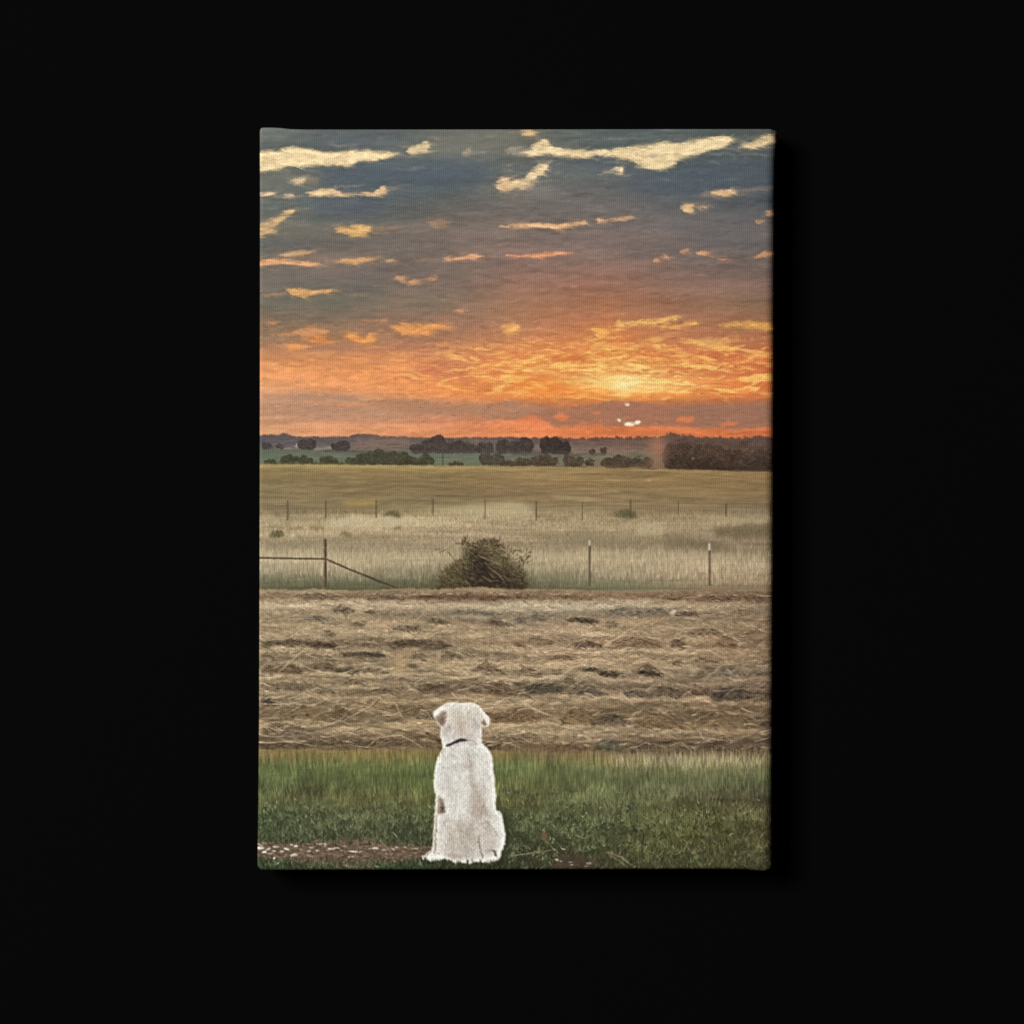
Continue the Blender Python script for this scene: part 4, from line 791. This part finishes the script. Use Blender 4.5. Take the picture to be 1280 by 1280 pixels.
# ---- bare earth with pale chips ---------------------------------------------------------------------------------
DIRT = part('printed_earth_patch', 'printed bare brown earth strewn with pale chips')
dp = T9((20,576),(130,574),(250,578),(330,566),(480,558),(600,560),(680,584),(780,592),(880,596),(880,640),(780,648),(680,668),(590,690),(520,702),(400,690),(300,684),(200,660),(120,648),(20,640))
put(dp, (106,88,71), .9, 1.4, 3, 2, lab=DIRT)
q = np.random.default_rng(151); X, Y = region_pts(dp, 900, 9); strokes(X, Y, q.normal(0, .25, 900), q.uniform(2, 12, 900), np.where(q.random((900, 1)) < .5, np.array([[70,56,45]]), np.array([[140,118,96]]))*q.uniform(.9, 1.1, (900, 1)), .45, 1, q.normal(0, .5, 900))
chips = ((132,598,22,6),(180,608,16,7),(215,636,20,8),(92,608,16,7),(122,616,12,4),(60,590,12,6),(75,580,10,3),(205,590,10,5),(350,584,34,4),(385,608,12,7),(410,606,30,4),(494,618,28,5),(484,644,19,5),(600,604,20,6),(682,607,13,4),(575,606,10,3),(290,616,14,4),(325,614,12,4),(124,650,9,5),(138,674,5,8),(250,610,9,3),(460,686,6,4),(610,690,16,4),(790,606,10,3),(740,600,10,3),(70,600,10,3),(365,588,10,4),(440,614,10,3),(550,640,9,3),(55,604,22,9),(78,622,14,6),(160,620,16,6),(225,594,12,6),(40,585,20,5),(105,628,16,4),(300,600,18,3),(530,620,16,3),(640,614,12,3),(700,598,10,3))
for x, y, w, h in chips:
    (cx, cy), = T9((x, y)); put(ell(cx+.5, cy+1.1, w/4.8, h/5.4, 12), (48,38,30), .6, .6, 1.0, .6); put(ell(cx, cy, w/4.5, h/5.0, 12, q.normal(0, .12)), np.array((222,208,192))*q.uniform(.88, 1.06), .97, .5, 1.0, .7)
for k in range(60):
    x, y = q.uniform(326, 545), q.uniform(1053, 1078); put(ell(x, y, q.uniform(.6, 2), q.uniform(.5, .9), 8), np.array((170,152,132))*q.uniform(.7, 1.1), .7, .45, .8, .4)
DIRT2 = part('printed_earth_patch', 'printed small bare patch with chips right of the dog')
dp2 = T10((170,690),(200,660),(250,636),(320,640),(400,650),(410,680),(340,700),(230,706)); put(dp2, (78,62,50), .8, 1.6, 3, 2, lab=DIRT2)
for x, y, w, h in ((212,660,22,9),(232,668,12,6),(280,672,18,5),(360,676,26,7),(352,690,16,5),(285,684,16,4),(240,608,18,5),(200,610,8,5)):
    (cx, cy), = T10((x, y)); put(ell(cx, cy+.9, w/7.2, h/6.5, 12), (44,36,28), .6, .6, 1); put(ell(cx, cy, w/7.2, h/6.2, 12, q.normal(0, .15)), np.array((196,178,158))*q.uniform(.86, 1.05), .92, .5, 1, .7)
q, X, Y = seedx(520, 1077, 1093, 152, 318, 545); strokes(X, Y, -np.pi/2+q.normal(0, .4, 520), q.uniform(3, 9, 520), np.where(q.random((520, 1)) < .5, np.array([[84,98,66]]), np.array([[40,50,32]])), .4, 1)
q, X, Y = seedx(420, 1074, 1092, 153); strokes(X, Y, q.uniform(-2.3, -.8, 420), q.uniform(4, 11, 420), np.where(q.random((420, 1)) < .5, np.array([[80,92,60]]), np.array([[36,42,28]])), .5, 1)
q, X, Y = seedx(220, 1048, 1058, 154, 326, 545); strokes(X, Y, q.uniform(-2.3, -.8, 220), q.uniform(3, 8, 220), np.where(q.random((220, 1)) < .5, np.array([[92,102,70]]), np.array([[40,46,30]])), .5, 1)
for p, c in ((T9((620,565),(660,610),(690,670)), (150,130,96)), (T9((275,630),(340,676)), (158,144,112)), (T9((430,450),(460,470)), (190,190,160)), (T9((110,330),(135,366)), (150,146,112)), (T9((272,620),(272,700)), (44,60,36)), (T9((500,530),(550,490)), (150,150,112)), (T9((220,420),(280,500)), (120,130,90)),
             (T10((612,630),(614,570),(640,498)), (40,40,28)), (T10((450,365),(400,392)), (50,50,36)), (T10((740,560),(760,500),(775,430)), (64,66,44)), (T10((520,480),(560,330)), (140,142,104)), (T10((850,630),(900,560)), (150,140,106)), (T10((810,580),(850,625)), (150,142,108)), (T10((690,570),(730,600),(735,550)), (150,140,106)), (T10((450,620),(520,650),(570,690)), (166,148,116)), (T10((440,620),(500,660),(545,694)), (140,122,92)), (T10((220,520),(310,450)), (110,122,84)), (T10((190,570),(250,490)), (104,116,80)), (T10((0,640),(90,628),(190,612)), (150,144,108)), (T10((110,650),(160,620)), (160,150,118)), (T10((0,470),(30,440)), (150,150,112)), (T10((300,540),(340,560),(380,540)), (150,140,106))):
    put(ribbon(p, [.8]*(len(p)-1)+[.5]) if len(p) < 3 else ribbon(p, [1.4]*(len(p)-1)+[.6]), c, .75, .5, .8, .5)
put(T10((140,540),(152,520),(172,546),(168,564),(148,560)), (140,98,72), .6, 1.0, 1.5, 1.2); put(T9((57,440),(90,445),(80,520),(57,520)), (70,80,70), .2, 3)

# ---- the dog ---------------------------------------------------------------------------------------------------
DOG = part('printed_dog', 'printed white dog sitting with its back turned on the grass')
put(TD((640,820),(690,800),(760,830),(740,960),(720,1080),(690,1110),(640,1160)), (44,52,34), .5, 5, 3)
put(TD((140,1120),(200,1150),(330,1175),(520,1185),(680,1150),(660,1190),(400,1210),(180,1180)), (38,42,28), .6, 3, 2)
do = TD((224,170),(232,152),(250,138),(275,124),(300,106),(340,96),(375,94),(405,100),(432,97),(470,97),(503,104),(530,122),(552,150),(580,180),(596,205),(594,240),(580,260),(562,258),(549,244),(546,290),(541,335),(547,366),(572,386),(596,420),(612,450),(619,480),(621,540),(629,590),(633,650),(637,700),(642,728),(636,760),(640,814),(665,820),(682,846),(685,890),(695,930),(703,980),(699,1030),(686,1074),(673,1095),(668,1128),(640,1155),(600,1170),(555,1164),(500,1160),(455,1174),(420,1164),(370,1172),(345,1152),(300,1138),(262,1152),(218,1158),(182,1142),(176,1127),(152,1134),(148,1124),(188,1096),(208,1080),(219,1040),(224,960),(230,860),(236,760),(240,718),(230,680),(225,620),(229,570),(239,510),(249,465),(270,430),(288,402),(284,370),(278,340),(270,320),(274,290),(272,262),(256,236),(240,206),(225,190))
put(do, (229,223,211), .99, .8, .4, .45, lab=DOG)
sl, dm = pmask(do, .8, .4, .45); DM = np.zeros((PH, PW), np.float32); DM[sl] = dm
def fur(pts, col, a, s, wc=2.0, wf=1.0): put(pts, np.minimum(np.array(col)*1.0, 240), a*.98, s*.85, wc, wf, mod=DM)
EARL = part('printed_ear', None, DOG); EARR = part('printed_ear', None, DOG)
fur(TD((232,560),(280,440),(330,400),(400,380),(540,370),(610,470),(625,620),(630,800),(560,700),(460,640),(380,640),(300,700),(240,680)), (222,217,206), .8, 4)
fur(TD((300,110),(370,98),(420,102),(500,106),(540,140),(520,170),(430,150),(330,150),(290,140)), (226,218,204), .9, 2.5)
# head
fur(TD((300,150),(345,140),(420,150),(500,150),(530,190),(540,260),(520,340),(430,345),(330,350),(285,330),(285,270),(320,230)), (208,197,181), .7, 3)
fur(TD((385,240),(415,180),(445,200),(450,260),(440,320),(400,330),(370,290)), (184,158,134), .55, 4)
fur(TD((405,170),(425,150),(445,180),(430,215)), (226,208,182), .7, 2)
fur(TD((275,270),(320,235),(345,215),(330,270),(300,320),(278,320)), (172,158,150), .6, 3); fur(TD((500,200),(530,210),(542,270),(520,290),(490,240)), (172,160,154), .65, 3)
fur(TD((300,300),(380,300),(430,330),(380,350),(300,380)), (214,208,200), .6, 4); fur(TD((450,230),(510,290),(535,345),(460,350),(440,300)), (216,208,198), .6, 4)
el = TD((232,186),(245,182),(262,170),(290,150),(316,160),(318,190),(305,222),(285,240),(272,256),(255,236),(240,208))
put(el, (160,134,114), .9, 1.2, 1.2, .8); LAB[pmask(TD((224,170),(232,152),(275,124),(304,130),(318,165),(316,200),(290,240),(272,262),(240,206)), .6)[0]][(pmask(TD((224,170),(232,152),(275,124),(304,130),(318,165),(316,200),(290,240),(272,262),(240,206)), .6)[1] > .5)] = EARL
fur(TD((262,200),(285,190),(305,200),(290,235),(272,250)), (122,98,82), .7, 2); fur(TD((224,170),(250,138),(280,122),(300,126),(280,146),(250,166),(236,184)), (232,226,214), .95, 1.2)
er = TD((505,120),(532,128),(556,156),(582,182),(597,206),(594,240),(580,261),(562,259),(549,244),(545,220),(530,190),(505,160))
q_, m_ = pmask(er, .6); LAB[q_][m_ > .5] = EARR
fur(er, (214,202,184), .75, 1.5); fur(TD((545,215),(560,205),(578,220),(580,245),(566,252),(550,240)), (150,120,98), .85, 1.3); fur(TD((510,112),(540,130),(585,182),(598,206),(594,240),(586,240),(584,210),(555,176),(520,140)), (234,227,214), .95, .9); fur(TD((576,250),(590,236),(586,258),(572,262)), (226,216,200), .9, .7)
# back and rump
fur(TD((440,400),(462,400),(478,460),(480,530),(500,600),(560,680),(580,800),(585,860),(520,880),(470,860),(460,760),(470,660),(455,560),(450,470)), (188,175,160), .5, 4)
fur(TD((480,690),(540,690),(575,770),(580,850),(500,860),(470,800)), (172,154,138), .55, 4)
fur(TD((300,530),(400,500),(460,510),(450,540),(380,530),(300,560)), (194,184,170), .5, 3); fur(TD((400,500),(470,490),(475,530),(420,530)), (190,168,148), .5, 3)
fur(TD((260,610),(330,660),(430,640),(420,680),(320,720),(270,690)), (200,192,180), .45, 4)
fur(TD((330,890),(420,870),(520,850),(560,900),(520,960),(530,1090),(470,1130),(330,1090),(290,1000)), (188,175,159), .65, 6)
fur(TD((290,1040),(350,1060),(480,1090),(470,1150),(300,1130)), (190,178,166), .55, 4); fur(TD((400,900),(470,890),(500,960),(480,1040),(420,1020),(390,950)), (176,160,142), .4, 5)
fur(TD((540,900),(600,900),(640,980),(650,1060),(610,1120),(550,1110),(530,1000)), (194,181,166), .6, 4); fur(TD((650,860),(680,870),(696,960),(690,1050),(668,1080),(660,960)), (222,217,206), .8, 3)
fur(TD((250,880),(300,840),(380,850),(420,860),(330,890),(280,960),(262,1060),(244,1080),(244,960)), (216,211,200), .8, 4)
fur(TD((250,735),(262,720),(285,740),(300,800),(296,828),(262,840),(246,850),(243,800)), (160,138,120), .9, 1.3); fur(TD((268,770),(285,760),(298,800),(294,828),(272,836)), (112,92,76), .85, 1.3); fur(TD((236,740),(246,730),(246,860),(238,960),(230,960)), (222,214,200), .8, .9)
fur(ribbon(TD((244,845),(240,900),(238,980),(236,1040),(228,1090)), [1.2,1.8,2.2,2.4,2.0]), (150,122,98), .85, .8); fur(ribbon(TD((150,1130),(185,1112),(214,1098),(262,1108)), [1.0,1.4,1.4,.8]), (112,88,70), .75, .6)
fur(TD((180,1140),(190,1112),(225,1100),(262,1112),(300,1128),(262,1150),(215,1158)), (232,226,214), .8, 1.2); fur(TD((305,1108),(350,1102),(410,1116),(405,1136),(330,1136)), (160,146,134), .6, 1.8); fur(TD((345,1150),(372,1146),(378,1170),(360,1172)), (220,212,198), .8, 1)
fur(TD((420,1140),(480,1130),(540,1140),(600,1150),(590,1170),(520,1162),(440,1172)), (214,206,194), .7, 2)
fur(ribbon(TD((521,985),(523,1040),(534,1095),(550,1142)), [.9,1.6,1.7,1.2]), (110,97,86), .75, .7); fur(ribbon(TD((618,1074),(632,1100),(648,1134)), [1.0,2.2,1.4]), (88,76,66), .75, .7); fur(ribbon(TD((555,1092),(590,1080),(620,1076)), [.8,1.3,.8]), (134,118,106), .7, .7); fur(ribbon(TD((480,1125),(490,1150)), [1,.8]), (120,108,96), .7, .6)
fur(ribbon(TD((540,905),(580,895),(620,930),(645,990)), [1,1.6,1.6,1]), (168,150,136), .6, 1.0)
fur(ribbon(TD((455,395),(462,470),(470,560),(480,640),(520,700),(560,790),(575,860)), [1.5,3,3,3.5,5,5,2]), (184,171,156), .5, 1.6)
fur(ribbon(TD((300,470),(360,450),(440,470),(520,450),(590,470)), [1,2,2,2,1]), (196,187,174), .4, 1.6); fur(ribbon(TD((262,600),(330,640),(420,620),(470,640)), [1,2,2.5,1]), (194,185,172), .45, 1.5)
fur(ribbon(TD((300,720),(360,690),(440,700),(480,660)), [1,2,2,1]), (198,189,176), .45, 1.5); fur(ribbon(TD((255,870),(300,842),(360,838),(430,858)), [1,1.6,1.6,1]), (232,227,217), .6, 1.1); fur(ribbon(TD((275,910),(330,880),(400,885)), [1,2.5,1]), (188,177,163), .5, 1.6)
fur(ribbon(TD((636,815),(600,850),(585,900),(590,960)), [1,2.2,2.2,1]), (180,166,150), .5, 1.4); fur(ribbon(TD((262,1060),(270,1000),(290,930)), [1,2,1]), (190,179,165), .5, 1.4)
fur(ribbon(TD((318,400),(400,372),(470,368),(540,374)), [1,3,3,1]), (198,190,180), .55, 1.3)
IMG *= (1+DM*(.03*fbm(7, 10, 501, 3)+.02*fbm(2.6, 4.5, 502, 2)))[..., None]; inn_ = smooth(.55, 1, blur(DM, 4.5)); IMG *= (1-.03*inn_)[..., None]; IMG *= 1+DM[..., None]*np.array((.012, .022, .035), np.float32)
# fur direction: strokes run down and outwards from the spine
q = np.random.default_rng(161); X, Y = region_pts(do, 3000, 11); u = (X-582)/40
an = np.pi/2+u*-.55+.5*np.sin(Y/17)+q.normal(0, .3, 3000); c = at(X, Y)*np.where(q.random((3000, 1)) < .5, 1.07, .91)
keep = IMG.copy(); strokes(X, Y, an, q.uniform(2, 6.5, 3000), np.clip(c, 0, 246), .42, 1, q.normal(0, .6, 3000)); IMG[:] = keep*(1-DM[..., None])+IMG*DM[..., None]
L_ = IMG.mean(-1); IMG += ((L_-blur(L_, 5))*DM*.35)[..., None]
P = np.array(do); n = 300; k = q.integers(0, len(P)-1, n); t = q.random(n)[:, None]; E = P[k]*(1-t)+P[k+1]*t    # wisps over the outline
strokes(E[:, 0], E[:, 1], np.pi/2+q.normal(0, .3, n), q.uniform(1.5, 4, n), np.array((214,208,196)), .28, 1)
COL = part('printed_collar', 'printed dark collar around the neck', DOG)
put(ribbon(TD((308,388),(322,380),(350,370),(388,350),(412,345),(444,350)), [1.6,3.4,3.0,4.0,4.2,2.2]), (60,50,52), .95, .6, .8, .5, lab=COL); put(ribbon(TD((440,350),(475,352),(505,356)), [1.4,1.2,.6]), (150,136,134), .8, .6)
put(ribbon(TD((494,94),(520,92),(556,104)), [.6,1,.5]), (214,204,184), .7, .5)
put(TD((150,1150),(330,1158),(500,1172),(660,1150),(690,1120),(690,1190),(160,1190)), (36,42,27), .55, 1.6, 2, 2)
q, X, Y = seedx(170, 1080, 1091, 171, 528, 634); strokes(X, Y, q.uniform(-2.1, -1.0, 170), q.uniform(3, 9, 170), np.where(q.random((170, 1)) < .6, np.array([[70,80,52]]), np.array([[36,42,28]])), .6, 1)

# ---- ink relief ---------------------------------------------------------------------------------------------------
L_ = IMG.mean(-1); IMG += (.60*(L_-blur(L_, 1.1))+.22*(L_-blur(L_, 4)))[..., None]
IMG[:] = np.clip(IMG, 0, 255)
lum = IMG @ np.array((.3, .59, .11), np.float32)
RELIEF = (lum-blur(lum, 3))/255.0+.22*fbm(9, 3, 201, 3)+.05*fbm(40, 7, 202, 3)

# ---------------------------------------------------------------- the canvas itself
def curve(pts, n):
    p = np.array(pts, float); d = np.r_[0, np.cumsum(np.linalg.norm(np.diff(p, axis=0), axis=1))]
    t = np.linspace(0, d[-1], n); return np.stack([np.interp(t, d, p[:, 0]), np.interp(t, d, p[:, 1])], 1)
NU, NV = 650, 932
TLc, TRc, BLc, BRc = (325.2, 160.4), (971.2, 163.2), (323.6, 1086.2), (963.6, 1088.0)
cT = curve([TLc, (326.8, 159.4), (340, 159.2), (352, 159.8), (364, 161.2), (380, 161.6), (640, 161.5), (900, 161.0), (962, 161.0), (966, 162.0), (970, 162.4), TRc], NU)
cB = curve([BLc, (326.5, 1087.8), (330, 1088.2), (640, 1087.4), (900, 1086.8), (928, 1087.0), (944, 1088.6), (956, 1089.5), (961, 1089.3), BRc], NU)
cL = curve([TLc, (324.6, 164), (324.8, 260), (324.6, 500), (324.2, 700), (323.6, 900), (322.2, 1040), (321.4, 1078), (322.0, 1083), BLc], NV)
cR = curve([TRc, (971.8, 166), (971.5, 178), (970.4, 190), (969.6, 202), (969.0, 240), (968.2, 400), (967.4, 700), (966.4, 900), (965.8, 1060), (965.8, 1084), BRc], NV)
u = np.linspace(0, 1, NU)[None, :, None]; v = np.linspace(0, 1, NV)[:, None, None]
C4 = [np.array(c) for c in (TLc, TRc, BLc, BRc)]
P2 = (1-v)*cT[None]+v*cB[None]+(1-u)*cL[:, None]+u*cR[:, None]-((1-u)*(1-v)*C4[0]+u*(1-v)*C4[1]+(1-u)*v*C4[2]+u*v*C4[3])
du = P2[..., 0]-P2[:, :1, 0]; dr = P2[:, -1:, 0]-P2[..., 0]; dt = P2[..., 1]-P2[:1, :, 1]; db = P2[-1:, :, 1]-P2[..., 1]
def bend(d, r):
    q = np.clip(r-d, 0, r*.985); return r-np.sqrt(r*r-q*q)
drop = bend(du, 3.6)+1.05*bend(dr, 13.0)+bend(dt, 3.0)+bend(db, 4.0)
def sample(a, x, y):
    x = np.clip(x-PX0, 0, PW-1.001); y = np.clip(y-PY0, 0, PH-1.001); ix = x.astype(int); iy = y.astype(int); fx = x-ix; fy = y-iy
    if a.ndim == 3: fx = fx[..., None]; fy = fy[..., None]
    return (a[iy, ix]*(1-fx)+a[iy, ix+1]*fx)*(1-fy)+(a[iy+1, ix]*(1-fx)+a[iy+1, ix+1]*fx)*fy
ink8 = sample(IMG, P2[..., 0], P2[..., 1])/255.0
ink = np.where(ink8 <= .04045, ink8/12.92, ((ink8+.055)/1.055)**2.4)
rel = sample(RELIEF, P2[..., 0], P2[..., 1])*RELIEF_GAIN
hpx = -drop+rel
P2[..., 0] += 1.2*smooth(935, 968, P2[..., 0])      # the cloth is pulled a little further round the right-hand bar
# photo x right, y down -> world X right, Z up, front towards -Y
WX = (P2[..., 0]-640)*K; WZ = (640-P2[..., 1])*K; WY = -(DEPTH+hpx*K)
V3 = np.stack([WX, WY, WZ], -1)
gv, gu = np.gradient(V3, axis=(0, 1))
NRM = np.cross(gv, gu); NRM /= np.linalg.norm(NRM, axis=-1, keepdims=True)
if NRM[NV//2, NU//2, 1] > 0: NRM = -NRM
BASE = Vector((0, 0, (640-1088)*K))
root = bpy.data.objects.new('canvas_print', None); COL_.objects.link(root); root.location = BASE
root['label'] = 'portrait canvas print of a white dog facing an orange sunset, hung on a black wall'; root['category'] = 'canvas print'
def build(name, verts, quads, cols, nrm, parent, label=None):
    me = bpy.data.meshes.new(name); nv, nf = len(verts), len(quads)
    me.vertices.add(nv); me.vertices.foreach_set('co', (verts-np.array(BASE)).astype(np.float32).ravel())
    me.loops.add(nf*4); me.loops.foreach_set('vertex_index', quads.astype(np.int32).ravel())
    me.polygons.add(nf); me.polygons.foreach_set('loop_start', np.arange(0, nf*4, 4, dtype=np.int32))
    me.polygons.foreach_set('use_smooth', np.ones(nf, bool))
    me.update(calc_edges=True); me.validate()
    a = me.color_attributes.new('ink', 'FLOAT_COLOR', 'POINT')
    a.data.foreach_set('color', np.concatenate([cols, np.ones((nv, 1))], 1).astype(np.float32).ravel())
    me.normals_split_custom_set_from_vertices(nrm.astype(np.float32))
    me.materials.append(m_ink)
    o = bpy.data.objects.new(name, me); COL_.objects.link(o); o.parent = parent
    if label: o['label'] = label
    return o
# every printed thing owns the dots of cloth it is printed on; the pieces meet edge to edge
idx = np.arange(NU*NV).reshape(NV, NU)
quads = np.stack([idx[:-1, :-1], idx[1:, :-1], idx[1:, 1:], idx[:-1, 1:]], -1).reshape(-1, 4)
pc = (P2[:-1, :-1]+P2[1:, 1:]+P2[1:, :-1]+P2[:-1, 1:])/4
lab = LAB[np.clip((pc[..., 1]-PY0).round().astype(int), 0, PH-1), np.clip((pc[..., 0]-PX0).round().astype(int), 0, PW-1)].ravel()
Vf, Cf, Nf = V3.reshape(-1, 3), ink.reshape(-1, 3), NRM.reshape(-1, 3)
made = {}
for num, name, label, par in PARTS:
    q = quads[lab == num]
    if len(q) == 0: print('nothing of', name, label); continue
    used, inv = np.unique(q, return_inverse=True)
    made[num] = build(name, Vf[used], inv.reshape(-1, 4), Cf[used], Nf[used], made.get(par, root) if par is not None else root, label)
# the four sides wrap the cloth back to the wall
def side(ring, name='wrapped_edge', label=None):
    n = len(ring); f = Vf[ring]; c = Cf[ring]; steps = np.linspace(0, 1, 14)
    vs = np.concatenate([np.stack([f[:, 0], f[:, 1]*(1-t)-.0012*t, f[:, 2]], 1) for t in steps]); cs = np.concatenate([c]*len(steps))
    d = np.gradient(f, axis=0); nr = np.stack([d[:, 2], 0*d[:, 0], -d[:, 0]], 1); nr /= np.linalg.norm(nr, axis=1)[:, None]+1e-9
    out = (f[n//2]-np.array([(646-640)*K, 0, (640-624)*K])); nr *= np.sign((nr[n//2]*out).sum())
    k = np.arange(len(steps)-1)[:, None]*n+np.arange(n-1)[None]
    q = np.stack([k, k+1, k+1+n, k+n], -1).reshape(-1, 4)
    return build(name, vs, q, cs, np.concatenate([nr]*len(steps)), root, label)
side(idx[:, 0]); side(idx[:, -1]); side(idx[0]); side(idx[-1])
print('parts', len(made))
